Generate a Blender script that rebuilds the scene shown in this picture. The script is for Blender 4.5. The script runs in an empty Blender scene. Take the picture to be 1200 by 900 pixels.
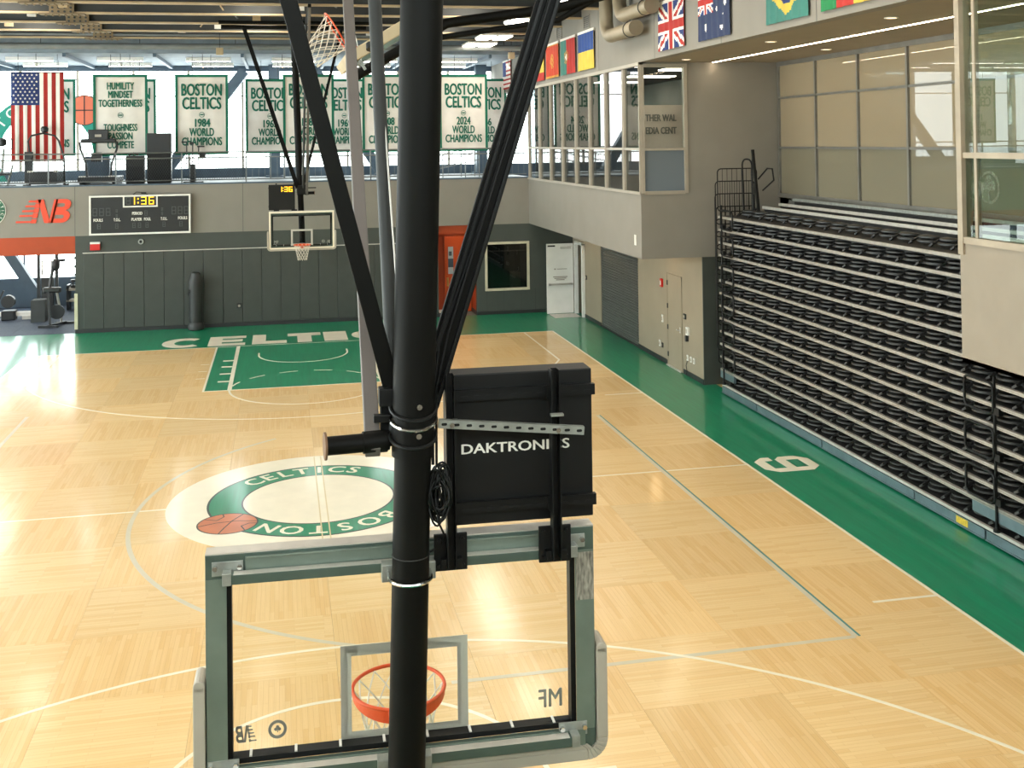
import bpy, math, random
from mathutils import Vector, Matrix
random.seed(7)
scn = bpy.context.scene
COL = scn.collection
PI = math.pi
# ---------------------------------------------------------------- camera
cam = bpy.data.cameras.new('camera')
cam.sensor_width = 36.0
cam.lens = 1271.26 / 1200 * 36.0
cam.shift_x = 9.8622 / 1200
cam.shift_y = -305.4857 / 1200
cam.clip_start, cam.clip_end = 0.05, 500
camo = bpy.data.objects.new('camera', cam); COL.objects.link(camo)
_y, _p, _r = 0.2026, 0.0170, -0.0126
_f = Vector((math.sin(_y)*math.cos(_p), math.cos(_y)*math.cos(_p), math.sin(_p)))
_rt = Vector((math.cos(_y), -math.sin(_y), 0)); _up = _rt.cross(_f)
_a = math.cos(_r)*_rt + math.sin(_r)*_up; _b = -math.sin(_r)*_rt + math.cos(_r)*_up
camo.matrix_world = Matrix(((_a.x,_b.x,-_f.x,-0.5658),(_a.y,_b.y,-_f.y,-18.3942),(_a.z,_b.z,-_f.z,5.8751),(0,0,0,1)))
scn.camera = camo
# ---------------------------------------------------------------- sky, exposure
SKY = 6.6          # bright overcast sky outside the glass
LED = 15.0         # ceiling luminaires
w = bpy.data.worlds.new('overcast_sky'); scn.world = w; w.use_nodes = True
w.node_tree.nodes['Background'].inputs[0].default_value = (0.95, 0.975, 1.0, 1)
w.node_tree.nodes['Background'].inputs[1].default_value = SKY
vs = scn.view_settings
vs.view_transform = 'Standard'; vs.look = 'None'; vs.gamma = 1.0; vs.use_curve_mapping = False
vs.exposure = 0.35
# ---------------------------------------------------------------- materials
def lin(c):
    return tuple(((v/255)/12.92 if v/255 <= .04045 else ((v/255+.055)/1.055)**2.4) for v in c) + (1,)
_M = {}
def mat(name, rgb, rough=.6, metal=0., var=.06, scale=3., bump=0., coat=0., emit=0., spec=.5, stretch=None):
    if name in _M: return _M[name]
    m = bpy.data.materials.new(name); m.use_nodes = True
    nt = m.node_tree; b = nt.nodes['Principled BSDF']
    b.inputs['Roughness'].default_value = rough; b.inputs['Metallic'].default_value = metal
    b.inputs['Coat Weight'].default_value = coat; b.inputs['Coat Roughness'].default_value = .12
    b.inputs['Specular IOR Level'].default_value = spec
    c = lin(rgb)
    b.inputs['Base Color'].default_value = c
    if emit > 0:
        b.inputs['Emission Color'].default_value = c; b.inputs['Emission Strength'].default_value = emit
    elif var > 0:
        tc = nt.nodes.new('ShaderNodeTexCoord'); n = nt.nodes.new('ShaderNodeTexNoise')
        n.inputs['Scale'].default_value = scale; n.inputs['Detail'].default_value = 5
        if stretch:
            mp = nt.nodes.new('ShaderNodeMapping'); mp.inputs['Scale'].default_value = stretch
            nt.links.new(tc.outputs['Object'], mp.inputs[0]); nt.links.new(mp.outputs[0], n.inputs['Vector'])
        else: nt.links.new(tc.outputs['Object'], n.inputs['Vector'])
        r = nt.nodes.new('ShaderNodeValToRGB')
        r.color_ramp.elements[0].position = .3; r.color_ramp.elements[1].position = .7
        r.color_ramp.elements[0].color = tuple(min(1, v*(1-var*2)) for v in c[:3])+(1,)
        r.color_ramp.elements[1].color = tuple(min(1, v*(1+var*2)) for v in c[:3])+(1,)
        nt.links.new(n.outputs[0], r.inputs[0]); nt.links.new(r.outputs[0], b.inputs['Base Color'])
        if bump:
            bp = nt.nodes.new('ShaderNodeBump'); bp.inputs['Strength'].default_value = bump; bp.inputs['Distance'].default_value = .01
            nt.links.new(n.outputs[0], bp.inputs['Height']); nt.links.new(bp.outputs[0], b.inputs['Normal'])
    _M[name] = m
    return m
def glass(name, tint, ior=1.5, haze=None, hz=0.):
    if name in _M: return _M[name]
    m = bpy.data.materials.new(name); m.use_nodes = True; nt = m.node_tree; nt.nodes.clear()
    o = nt.nodes.new('ShaderNodeOutputMaterial'); t = nt.nodes.new('ShaderNodeBsdfTransparent'); g = nt.nodes.new('ShaderNodeBsdfGlossy')
    mx = nt.nodes.new('ShaderNodeMixShader'); f = nt.nodes.new('ShaderNodeFresnel'); f.inputs[0].default_value = ior
    t.inputs[0].default_value = (*tint, 1); g.inputs['Roughness'].default_value = 0.0
    ge = nt.nodes.new('ShaderNodeNewGeometry'); iv = nt.nodes.new('ShaderNodeMath'); iv.operation = 'SUBTRACT'; iv.inputs[0].default_value = 1.0; nt.links.new(ge.outputs['Backfacing'], iv.inputs[1])
    mu = nt.nodes.new('ShaderNodeMath'); mu.operation = 'MULTIPLY'; nt.links.new(f.outputs[0], mu.inputs[0]); nt.links.new(iv.outputs[0], mu.inputs[1])   # outer skin of the pane mirrors, the inner skin passes light on
    nt.links.new(mu.outputs[0], mx.inputs[0]); nt.links.new(g.outputs[0], mx.inputs[2])
    if haze:
        d = nt.nodes.new('ShaderNodeBsdfDiffuse'); d.inputs[0].default_value = lin(haze); m2 = nt.nodes.new('ShaderNodeMixShader')
        m2.inputs[0].default_value = hz; nt.links.new(t.outputs[0], m2.inputs[1]); nt.links.new(d.outputs[0], m2.inputs[2])
        nt.links.new(m2.outputs[0], mx.inputs[1])
    else: nt.links.new(t.outputs[0], mx.inputs[1])
    nt.links.new(mx.outputs[0], o.inputs[0]); _M[name] = m
    return m
def parquet_mat():
    m = bpy.data.materials.new('maple_parquet'); m.use_nodes = True; nt = m.node_tree; b = nt.nodes['Principled BSDF']; N = nt.nodes.new; K = nt.links.new
    tc = N('ShaderNodeTexCoord'); oi = N('ShaderNodeObjectInfo'); cm = N('ShaderNodeMath'); cm.operation = 'MULTIPLY'; cm.inputs[1].default_value = 61.7
    K(oi.outputs['Random'], cm.inputs[0]); cb = N('ShaderNodeCombineXYZ'); K(cm.outputs[0], cb.inputs[0]); K(cm.outputs[0], cb.inputs[1])
    ad = N('ShaderNodeVectorMath'); ad.operation = 'ADD'; K(tc.outputs['Object'], ad.inputs[0]); K(cb.outputs[0], ad.inputs[1])
    br = N('ShaderNodeTexBrick'); br.offset = .37; br.offset_frequency = 2; br.squash = 1
    K(ad.outputs[0], br.inputs['Vector'])
    br.inputs['Color1'].default_value = lin((240, 208, 152)); br.inputs['Color2'].default_value = lin((229, 187, 122)); br.inputs['Mortar'].default_value = lin((196, 152, 98))
    br.inputs['Scale'].default_value = 1; br.inputs['Mortar Size'].default_value = .0011; br.inputs['Mortar Smooth'].default_value = .5
    br.inputs['Bias'].default_value = -.4; br.inputs['Brick Width'].default_value = .95; br.inputs['Row Height'].default_value = .0572
    mp = N('ShaderNodeMapping'); mp.inputs['Scale'].default_value = (.6, 22, 1); K(ad.outputs[0], mp.inputs[0])
    no = N('ShaderNodeTexNoise'); no.inputs['Scale'].default_value = 2.2; no.inputs['Detail'].default_value = 6; K(mp.outputs[0], no.inputs['Vector'])
    rp = N('ShaderNodeValToRGB'); rp.color_ramp.elements[0].position = .3; rp.color_ramp.elements[1].position = .68
    rp.color_ramp.elements[0].color = (.90, .87, .80, 1); rp.color_ramp.elements[1].color = (1, 1, 1, 1); K(no.outputs[0], rp.inputs[0])
    mx = N('ShaderNodeMix'); mx.data_type = 'RGBA'; mx.blend_type = 'MULTIPLY'; mx.inputs[0].default_value = .75
    K(br.outputs['Color'], mx.inputs[6]); K(rp.outputs[0], mx.inputs[7])
    hv = N('ShaderNodeHueSaturation'); mr = N('ShaderNodeMapRange'); mr.inputs[3].default_value = .92; mr.inputs[4].default_value = 1.04
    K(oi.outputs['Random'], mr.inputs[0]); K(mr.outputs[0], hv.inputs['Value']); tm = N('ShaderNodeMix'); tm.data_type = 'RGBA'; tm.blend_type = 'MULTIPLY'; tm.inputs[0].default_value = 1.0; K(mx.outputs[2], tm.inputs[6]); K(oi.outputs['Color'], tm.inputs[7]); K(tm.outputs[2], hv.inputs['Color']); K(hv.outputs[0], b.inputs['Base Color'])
    b.inputs['Roughness'].default_value = .42; b.inputs['Coat Weight'].default_value = .8; b.inputs['Coat Roughness'].default_value = .14
    bp = N('ShaderNodeBump'); bp.inputs['Strength'].default_value = .05; bp.inputs['Distance'].default_value = .002
    K(no.outputs[0], bp.inputs['Height']); K(bp.outputs[0], b.inputs['Normal'])
    return m
# ---------------------------------------------------------------- mesh builder
class MB:
    def __init__(s): s.v = []; s.f = []; s.m = []
    def add(s, vs, fs, m=0):
        n = len(s.v); s.v += [tuple(v) for v in vs]; s.f += [tuple(i+n for i in f) for f in fs]; s.m += [m]*len(fs); return s
    def box(s, x0, x1, y0, y1, z0, z1, m=0):
        x0, x1 = min(x0, x1), max(x0, x1); y0, y1 = min(y0, y1), max(y0, y1); z0, z1 = min(z0, z1), max(z0, z1)
        return s.add([(x0,y0,z0),(x1,y0,z0),(x1,y1,z0),(x0,y1,z0),(x0,y0,z1),(x1,y0,z1),(x1,y1,z1),(x0,y1,z1)],
            [(0,3,2,1),(4,5,6,7),(0,1,5,4),(1,2,6,5),(2,3,7,6),(3,0,4,7)], m)
    def bar(s, p, q, wd, h, up=(0,0,1), m=0):
        p, q = Vector(p), Vector(q); d = (q-p).normalized(); up = Vector(up)
        if abs(d.dot(up)) > .98: up = Vector((0,1,0)) if abs(d.y) < .9 else Vector((1,0,0))
        a = d.cross(up).normalized(); b = a.cross(d).normalized(); vs = []
        for c in (p, q):
            for sa, sb in ((-1,-1),(1,-1),(1,1),(-1,1)): vs.append(c + a*(sa*wd/2) + b*(sb*h/2))
        return s.add(vs, [(0,1,2,3),(7,6,5,4),(0,4,5,1),(1,5,6,2),(2,6,7,3),(3,7,4,0)], m)
    def tube(s, path, r, n=8, closed=False, m=0, caps=True):
        P = [Vector(p) for p in path]; L = len(P); rs = r if isinstance(r, (list, tuple)) else [r]*L
        def tan(i):
            if closed: return (P[(i+1) % L]-P[i-1]).normalized()
            return (P[min(i+1, L-1)]-P[max(i-1, 0)]).normalized()
        t = tan(0); a = t.cross(Vector((0,0,1)))
        if a.length < .05: a = t.cross(Vector((1,0,0)))
        a.normalize(); vs = []
        for i in range(L):
            t = tan(i); a = (a - t*a.dot(t)).normalized(); b = t.cross(a)
            for k in range(n):
                g = 2*PI*k/n; vs.append(P[i] + (a*math.cos(g)+b*math.sin(g))*rs[i])
        fs = []
        for i in range(L if closed else L-1):
            j = (i+1) % L
            for k in range(n):
                k2 = (k+1) % n; fs.append((i*n+k, i*n+k2, j*n+k2, j*n+k))
        if caps and not closed: fs += [tuple(range(n))[::-1], tuple((L-1)*n+k for k in range(n))]
        return s.add(vs, fs, m)
    def cyl(s, p, q, r, n=16, r2=None, m=0): return s.tube([p, q], [r, r if r2 is None else r2], n, m=m)
    def lathe(s, prof, c, n=20, m=0):
        vs = []; fs = []
        for r, z in prof:
            for k in range(n): vs.append((c[0]+r*math.cos(2*PI*k/n), c[1]+r*math.sin(2*PI*k/n), c[2]+z))
        for i in range(len(prof)-1):
            for k in range(n): k2 = (k+1) % n; fs.append((i*n+k, i*n+k2, (i+1)*n+k2, (i+1)*n+k))
        fs += [tuple(range(n))[::-1], tuple((len(prof)-1)*n+k for k in range(n))]
        return s.add(vs, fs, m)
    def prism(s, poly, fn, t0, t1, m=0):
        n = len(poly); vs = [fn(a, b, t0) for a, b in poly] + [fn(a, b, t1) for a, b in poly]
        return s.add(vs, [tuple(range(n))[::-1], tuple(range(n, 2*n))] + [(i, (i+1) % n, n+(i+1) % n, n+i) for i in range(n)], m)
    def ring(s, poly_o, poly_i, fn, t0, t1, m=0):
        n = len(poly_o); vs = [fn(a, b, t) for t in (t0, t1) for pl in (poly_o, poly_i) for a, b in pl]; fs = []
        for i in range(n):
            j = (i+1) % n; fs += [(i, j, n+j, n+i)[::-1], (2*n+i, 2*n+j, 3*n+j, 3*n+i), (i, j, 2*n+j, 2*n+i), (n+j, n+i, 3*n+i, 3*n+j)]
        return s.add(vs, fs, m)
    def mesh(s, name, mats, smooth=False):
        me = bpy.data.meshes.new(name); me.from_pydata(s.v, [], s.f)
        for x in (mats if isinstance(mats, (list, tuple)) else [mats]): me.materials.append(x)
        me.polygons.foreach_set('material_index', s.m)
        if smooth: me.polygons.foreach_set('use_smooth', [True]*len(s.f)); me.set_sharp_from_angle(angle=math.radians(38))
        me.update(); return me
    def build(s, name, mats, parent=None, smooth=False, bevel=0, local=False):
        return link(name, s.mesh(name, mats, smooth), parent, bevel=bevel, local=local)
_W = {}
def link(name, me, parent=None, loc=(0,0,0), rz=0., bevel=0, local=False):
    o = bpy.data.objects.new(name, me); COL.objects.link(o); o.location = loc; o.rotation_euler = (0, 0, rz)
    base = Matrix.Translation(loc) @ Matrix.Rotation(rz, 4, 'Z')
    if parent:
        o.parent = parent
        if not local: o.matrix_parent_inverse = _W[parent.name].inverted()
        _W[o.name] = (_W[parent.name] @ base) if local else base
    else: _W[o.name] = base
    if bevel:
        md = o.modifiers.new('bevel', 'BEVEL'); md.width = bevel; md.segments = 2; md.limit_method = 'ANGLE'
    return o
def thing(name, label, cat, loc=(0,0,0), rz=0., group=None):
    o = bpy.data.objects.new(name, None); COL.objects.link(o); o.location = loc; o.rotation_euler = (0,0,rz); o.empty_display_size = .1
    _W[o.name] = Matrix.Translation(loc) @ Matrix.Rotation(rz, 4, 'Z')
    return tag(o, label, cat, group)
def tag(o, label, cat, group=None):
    o['label'] = label; o['category'] = cat
    if group: o['group'] = group
    return o
def struct(o, label=None):
    o['kind'] = 'structure'
    if label: o['label'] = label
    return o
def text_mesh(body, size, depth=.004, bold=.0, xs=1., sp=1., align='CENTER', fat=0.):
    c = bpy.data.curves.new('lettering', 'FONT'); c.body = body; c.size = size; c.extrude = depth/2; c.offset = bold; c.space_character = sp
    c.align_x = align; c.align_y = 'CENTER'; c.resolution_u = 3
    o = bpy.data.objects.new('lettering', c); COL.objects.link(o)
    dg = bpy.context.evaluated_depsgraph_get(); dg.update()
    me = bpy.data.meshes.new_from_object(o.evaluated_get(dg)); bpy.data.objects.remove(o); bpy.data.curves.remove(c)
    if fat:
        vs = [v.co.copy() for v in me.vertices]; fs = [tuple(p.vertices) for p in me.polygons]; n = len(vs); V_ = []; F_ = []
        for k, (dx, dy) in enumerate(((-fat, 0), (0, fat*.5), (fat, 0), (0, -fat*.5))):
            V_ += [(v.x+dx*size, v.y+dy*size, v.z+k*.00015) for v in vs]; F_ += [tuple(i+k*n for i in f) for f in fs]
        me = bpy.data.meshes.new('lettering'); me.from_pydata(V_, [], F_)
    if xs != 1.: me.transform(Matrix.Diagonal((xs, 1, 1, 1)))
    return me
def frame(ox, ax, ay):
    ax, ay = Vector(ax).normalized(), Vector(ay).normalized(); az = ax.cross(ay)
    return Matrix(((ax.x,ay.x,az.x,ox[0]),(ax.y,ay.y,az.y,ox[1]),(ax.z,ay.z,az.z,ox[2]),(0,0,0,1)))
def text(name, body, size, origin, ax, ay, material, parent, local=False, fit=None, **k):
    me = text_mesh(body, size, **k)
    if fit:
        xs = [v.co.x for v in me.vertices]; wd = max(xs)-min(xs); me.transform(Matrix.Diagonal((fit/wd, 1, 1, 1)))
    me.transform(frame(origin, ax, ay)); me.materials.clear(); me.materials.append(material)
    return link(name, me, parent, local=local)
SEG = {'0':'abcdef','1':'bc','2':'abged','3':'abgcd','4':'fgbc','5':'afgcd','6':'afgedc','7':'abc','8':'abcdefg','9':'abcdfg'}
def seg(mb, ch, x, z, wd, h, t, fn, d0, d1, m=0):
    s = SEG[ch]; y2 = h/2
    R = {'a':(0,h-t,wd,h),'g':(0,y2-t/2,wd,y2+t/2),'d':(0,0,wd,t),'f':(0,y2,t,h),'b':(wd-t,y2,wd,h),'e':(0,0,t,y2),'c':(wd-t,0,wd,y2)}
    for k in s:
        a, b, c, d = R[k]; g = t*.12
        mb.prism([(x+a+g,z+b+g),(x+c-g,z+b+g),(x+c-g,z+d-g),(x+a+g,z+d-g)], fn, d0, d1, m)
def circ(cx, cy, r, n=48, a0=0, a1=2*PI, full=True, ry=None):
    ry = r if ry is None else ry; k = n if full else n+1
    return [(cx+r*math.cos(a0+(a1-a0)*i/n), cy+ry*math.sin(a0+(a1-a0)*i/n)) for i in range(k)]
FL = lambda a, b, t: (a, b, t)
# palette
WOOD = parquet_mat()
GREEN = mat('court_green_paint', (0, 129, 91), .4, var=.07, scale=1.2, coat=.6, stretch=(14, .6, 1))
CREAM = mat('court_cream_paint', (238, 230, 208), .4, var=.02, coat=.5)
GREYL = mat('court_grey_paint', (206, 198, 176), .4, var=.02, coat=.5)
TEAL = mat('court_teal_line', (60, 132, 130), .4, var=.03, coat=.5)
LWALL = mat('light_grey_wall_paint', (136, 131, 122), .75, var=.02, scale=1.5)
DWALL = mat('dark_grey_wall_paint', (66, 71, 66), .6, var=.03, scale=2)
PADM = mat('charcoal_vinyl_pad', (62, 66, 61), .5, var=.04, scale=3, bump=.05)
BEIGE = mat('beige_wall_paint', (148, 136, 116), .7, var=.02, scale=1.5)
BASEB = mat('black_rubber_base', (38, 40, 40), .5)
ORANGE = mat('orange_paint', (168, 62, 14), .55, var=.03)
STEELD = mat('dark_steel_deck', (62, 64, 64), .65, var=.08, scale=1.2)
TAN = mat('tan_primed_steel', (186, 164, 130), .55, var=.08, scale=2)
BLUEST = mat('blue_grey_steel', (70, 88, 104), .5, var=.05)
ALU = mat('brushed_aluminium', (206, 202, 194), .38, .45, var=.05, scale=8)
GALV = mat('galvanised_steel', (160, 164, 158), .4, .5, var=.1, scale=14)
WHITEM = mat('white_enamel', (232, 230, 224), .4, var=.02)
BLACK = mat('black_powder_coat', (20, 21, 21), .45, var=.08, scale=9, spec=.25)
BLACKP = mat('matt_black_plastic', (18, 19, 19), .5, var=.06, spec=.3)
RUBBER = mat('black_rubber_tile', (56, 68, 86), .7, var=.12, scale=12)
CHROME = mat('chrome', (210, 210, 208), .15, 1., var=0)
REDP = mat('red_plastic', (205, 28, 22), .35, var=.03)
AMBER = mat('amber_led', (255, 196, 40), .4, emit=1.4)
DIGOFF = mat('unlit_segment', (70, 74, 74), .4, var=0)
WHITET = mat('white_print', (240, 238, 230), .5, var=0)
BANG = mat('banner_green_cloth', (22, 112, 88), .85, var=.05)
BANW = mat('banner_white_cloth', (236, 230, 222), .9, var=.02)
MULL = mat('pale_grey_mullion', (168, 160, 146), .45, .1, var=.03)
CLEAR = glass('clear_glass', (.93, .97, .95))
TINT = glass('green_tinted_glass', (.84, .90, .87), 1.6)
TINT2 = glass('hazy_green_glass', (.70, .79, .74), 1.6)
RIBBON = glass('mirror_coated_glass', (.62, .68, .70), 2.3)
SMOKE = glass('smoky_glass', (.42, .46, .46), 1.6)
DIFF = mat('led_diffuser', (255, 246, 230), .5, emit=LED)
# ================================================================= FLOOR AND COURT
U = 1.524; HW = 7.62; HL = 14.325
floor = struct(MB().box(-16, 11.6, -21, 18.0, -.2, -.022).build('floor', mat('floor_slab', (190, 150, 100), .5)))
def panel_mesh(sx, sy, nm):
    g = .0012
    return MB().box(-sx/2+g, sx/2-g, -sy/2+g, sy/2-g, -.022, 0).mesh(nm, WOOD)
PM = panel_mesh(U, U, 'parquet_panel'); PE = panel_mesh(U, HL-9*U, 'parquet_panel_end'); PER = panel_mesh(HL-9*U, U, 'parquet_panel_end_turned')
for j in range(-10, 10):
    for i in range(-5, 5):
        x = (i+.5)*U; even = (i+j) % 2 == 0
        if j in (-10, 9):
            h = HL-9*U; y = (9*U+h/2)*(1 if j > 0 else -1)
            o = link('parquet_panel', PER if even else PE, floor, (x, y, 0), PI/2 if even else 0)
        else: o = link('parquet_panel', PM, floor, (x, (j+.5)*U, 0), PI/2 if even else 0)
        q = random.uniform(-.02, .02); o.color = (.97+q, .93+q, .87+q, 1) if even else (1+q, 1+q, 1+q, 1)      # turned panels tinted darker: grain reflection painted as colour, plus small random tone
for nm, b in (('apron_sideline', (HW, 9.6, -16.6, HL)), ('apron_baseline', (-9.6, 11.6, HL, 18.0)), ('apron_baseline', (-9.6, 9.6, -16.6, -HL)), ('apron_sideline', (-9.6, -HW, -HL, HL))):
    x0, x1, y0, y1 = b
    if nm == 'apron_sideline' and x0 > 0: y0, y1 = -HL, HL
    MB().box(x0, x1, y0, y1, -.022, 0).build(nm, GREEN, floor)
MB().box(-16, -9.6, -21, 18, -.022, 0).build('side_court_boards', WOOD, floor)
MB().box(-9.6, 11.6, -21, -16.6, -.022, 0).build('end_boards', WOOD, floor)
MB().box(9.6, 11.6, -16.6, HL, -.022, 0).build('under_seating_boards', WOOD, floor)
def plate(nm, x0, x1, y0, y1, z=.0016, m=CREAM, par=None): return MB().box(x0, x1, y0, y1, .0002, z).build(nm, m, par or floor)
def arcline(nm, cx, cy, r, a0, a1, wd=.05, z=.0022, m=CREAM, n=64, par=None):
    mb = MB(); a0, a1 = math.radians(a0), math.radians(a1)
    for i in range(n):
        p = a0+(a1-a0)*i/n; q = a0+(a1-a0)*(i+1)/n
        mb.prism([(cx+(r-wd/2)*math.cos(p), cy+(r-wd/2)*math.sin(p)), (cx+(r+wd/2)*math.cos(p), cy+(r+wd/2)*math.sin(p)),
                  (cx+(r+wd/2)*math.cos(q), cy+(r+wd/2)*math.sin(q)), (cx+(r-wd/2)*math.cos(q), cy+(r-wd/2)*math.sin(q))], FL, .0004, z)
    return mb.build(nm, m, par or floor)
lw = .05
for sx in (-1, 1): plate('sideline', sx*HW-lw/2, sx*HW+lw/2, -HL, HL)
for sy in (-1, 1): plate('baseline', -HW, HW, sy*HL-lw/2, sy*HL+lw/2)
plate('midcourt_line', -HW, -2.44, -lw/2, lw/2); plate('midcourt_line', 2.44, HW, -lw/2, lw/2)
for sy in (-1, 1):
    f = sy
    plate('key_paint', -2.44, 2.44, f*8.53, f*HL, .001, GREEN)
    for x in (-2.44, 2.44): plate('lane_line', x-lw/2, x+lw/2, f*8.53, f*HL, .0022)
    for x in (-1.83, 1.83): plate('inner_lane_line', x-.05, x+.05, f*8.53, f*HL, .0022)
    plate('free_throw_line', -2.465, 2.465, f*8.53-lw/2, f*8.53+lw/2, .0024)
    arcline('free_throw_circle', 0, f*8.53, 1.83, 180 if f > 0 else 0, 360 if f > 0 else 180)
    for k in range(6):
        a = 12+k*28; a = a if f > 0 else -a
        arcline('circle_dash', 0, f*8.53, 1.83, a, a+(15 if f > 0 else -15), n=6)
    arcline('restricted_arc', 0, f*12.725, 1.22, 180 if f > 0 else 0, 360 if f > 0 else 180)
    for s in (-1, 1):
        plate('restricted_arc_end', s*1.22-lw/2, s*1.22+lw/2, f*12.725, f*13.1, .0022)
        for dy in (2.13, 2.95, 3.86, 4.78): plate('lane_mark', s*1.86, s*2.16, f*(HL-dy)-.07, f*(HL-dy)+.07, .0022)
        for dy in (2.5, 3.4, 4.3): plate('lane_mark', s*2.5, s*2.72, f*(HL-dy)-.025, f*(HL-dy)+.025, .0022)
        plate('corner_three_line', s*6.71-lw/2, s*6.71+lw/2, f*9.98, f*HL, .0022)
        plate('sideline_hash', s*6.71, s*HW, f*5.79-lw/2, f*5.79+lw/2, .0022)
    a = math.degrees(math.acos(6.71/7.24))
    arcline('three_point_arc', 0, f*12.725, 7.24, (180+a) if f > 0 else a, (360-a) if f > 0 else 180-a, n=96)
# lines of the cross court
for s in (-1, 1):
    plate('cross_court_line', s*6.03-.05, s*6.03+.02, -6.6, 4.05 if s > 0 else 7, .0018, GREYL)
    if s > 0: plate('cross_court_edge', 6.05, 6.08, -6.6, 4.05, .0018, TEAL)
plate('cross_court_line', 1.2, 6.0, -6.64, -6.57, .0018, GREYL)
arcline('cross_court_arc', 2.59, -.52, 5.5, 127, 245, .07, .0018, GREYL, 80)
# centre roundel
logo = MB().prism(circ(0, 0, 2.44, 96), FL, .0004, .0026).build('centre_roundel', CREAM, floor)
MB().ring(circ(0, 0, 1.77, 96), circ(0, 0, 1.25, 96), FL, .001, .0036).build('green_band', GREEN, logo)
DKL = mat('court_dark_outline', (40, 44, 40), .4, var=0, coat=.5)
MB().ring(circ(0, 0, 1.80, 96), circ(0, 0, 1.765, 96), FL, .001, .0038).build('band_outline', DKL, logo)
MB().ring(circ(0, 0, 1.255, 96), circ(0, 0, 1.225, 96), FL, .001, .0038).build('band_outline', DKL, logo)
def arctext(word, r, a_mid, dstep, size, par, m, z=.004, bold=.012, fn=None):
    for k, ch in enumerate(word):
        a = math.radians(a_mid - (k-(len(word)-1)/2)*dstep)
        ax = (math.sin(a), -math.cos(a), 0); ay = (math.cos(a), math.sin(a), 0); o = (r*math.cos(a), r*math.sin(a), z)
        if fn: o, ax, ay = fn(o, ax, ay)
        text('letter', ch, size, o, ax, ay, m, par, depth=.002, bold=0, fat=bold*1.6)
arctext('CELTICS', 1.53, 99.5, 11.6, .47, logo, CREAM)
arctext('BOSTON', 1.5, 275.5, 15.4, .47, logo, CREAM)
BALL = mat('court_ball_paint', (196, 112, 72), .4, var=.05, coat=.5)
ball = MB().prism(circ(-1.43, -.92, .455, 40), FL, .001, .0045).build('painted_ball', BALL, logo)
MB().ring(circ(-1.43, -.92, .47, 40), circ(-1.43, -.92, .445, 40), FL, .001, .005).build('ball_outline', DKL, logo)
sm = MB()
def stroke(mb, pts, wd, z0, z1, m=0):
    for (ax, ay), (bx, by) in zip(pts, pts[1:]):
        d = math.hypot(bx-ax, by-ay) or 1; nx, ny = -(by-ay)/d*wd/2, (bx-ax)/d*wd/2
        mb.prism([(ax-nx, ay-ny), (bx-nx, by-ny), (bx+nx, by+ny), (ax+nx, ay+ny)], FL, z0, z1, m)
stroke(sm, [(-1.88, -.97), (-1.6, -.86), (-1.3, -.83), (-.98, -.9)], .02, .002, .0055)
stroke(sm, [(-1.55, -1.36), (-1.47, -1.1), (-1.36, -.8), (-1.2, -.53)], .02, .002, .0055)
stroke(sm, [(-1.8, -.66), (-1.6, -.75), (-1.5, -.6), (-1.52, -.48)], .02, .002, .0055)
stroke(sm, [(-1.16, -1.28), (-1.22, -1.08), (-1.1, -.98), (-.99, -1.0)], .02, .002, .0055)
sm.build('ball_seams', DKL, logo)
# CELTICS across the far apron, six on the sideline apron
def blk(ch, w_, h):
    t = .30*w_; q = .24*h
    B = lambda a, b, c, d: [(a, b), (c, b), (c, d), (a, d)]
    if ch == 'E': return [B(0,0,t*1.2,h), B(0,0,w_,q), B(0,h-q,w_,h), B(0,h/2-q/2,w_*.92,h/2+q/2)]
    if ch == 'L': return [B(0,0,t*1.3,h), B(0,0,w_,q*1.2)]
    if ch == 'T': return [B(w_/2-t*.7,0,w_/2+t*.7,h), B(0,h-q*1.25,w_,h)]
    if ch == 'I': return [B(0,0,w_,h)]
    if ch == 'C':
        o = []; n = 18
        for i in range(n):
            a, b = [math.radians(48+264*k/n) for k in (i, i+1)]
            P = lambda r, g: (w_*.52+w_*.52*r*math.cos(g), h/2+h/2*r*math.sin(g))
            Q = lambda g: (w_*.56+w_*.27*math.cos(g), h/2+h*.27*math.sin(g))
            o.append([P(1, a), P(1, b), Q(b), Q(a)])
        return [pl if i else pl for i, pl in enumerate(o)]
    if ch == 'S': return [B(0,h-q,w_,h), B(0,h/2-q/2,w_,h/2+q/2), B(0,0,w_,q), B(0,h/2,t,h-q*.5), B(w_-t,q*.5,w_,h/2), B(w_-t,h*.68,w_,h), B(0,0,t,h*.32)]
for ch, x0, x1 in (('C',-4.08,-2.86),('E',-2.73,-1.66),('L',-1.46,-.45),('T',-.42,.58),('I',.66,1.36),('C',1.5,2.7),('S',2.82,3.85)):
    mb = MB()
    for i, pl in enumerate(blk(ch, x1-x0, 1.55)): mb.prism([(x0+a, 14.52+b) for a, b in pl], FL, .0004, .002+.0002*(i % 4))
    mb.build('letter', CREAM, floor)
mb = MB()      # the figure 6, its top towards the court
def six(a, b, t): return (8.85-b, -.55+a, t)      # a across (far is right), b up (towards court)
W6, H6, T6, K6 = .85, 1.05, .2, .2
for i, pl in enumerate([[(0,K6),(T6,K6),(T6,H6-K6),(0,H6-K6)], [(0,K6),(K6,0),(W6-K6,0),(W6,K6),(W6-T6,T6),(T6,T6)], [(W6-T6,T6-.02),(W6,K6),(W6,.5),(W6-.14,.62),(W6-T6,.5)],
        [(T6-.02,.44),(W6-T6,.44),(W6-.12,.62),(T6-.02,.62)], [(0,H6-K6),(T6,H6-T6),(W6-T6,H6-T6),(W6,H6-K6),(W6-K6,H6),(K6,H6)], [(W6-T6,H6-.36),(W6,H6-.36),(W6,H6-K6),(W6-T6,H6-T6)]]):
    mb.prism(pl, six, .0004, .002+.0002*i)
mb.build('apron_figure', CREAM, floor)
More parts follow.
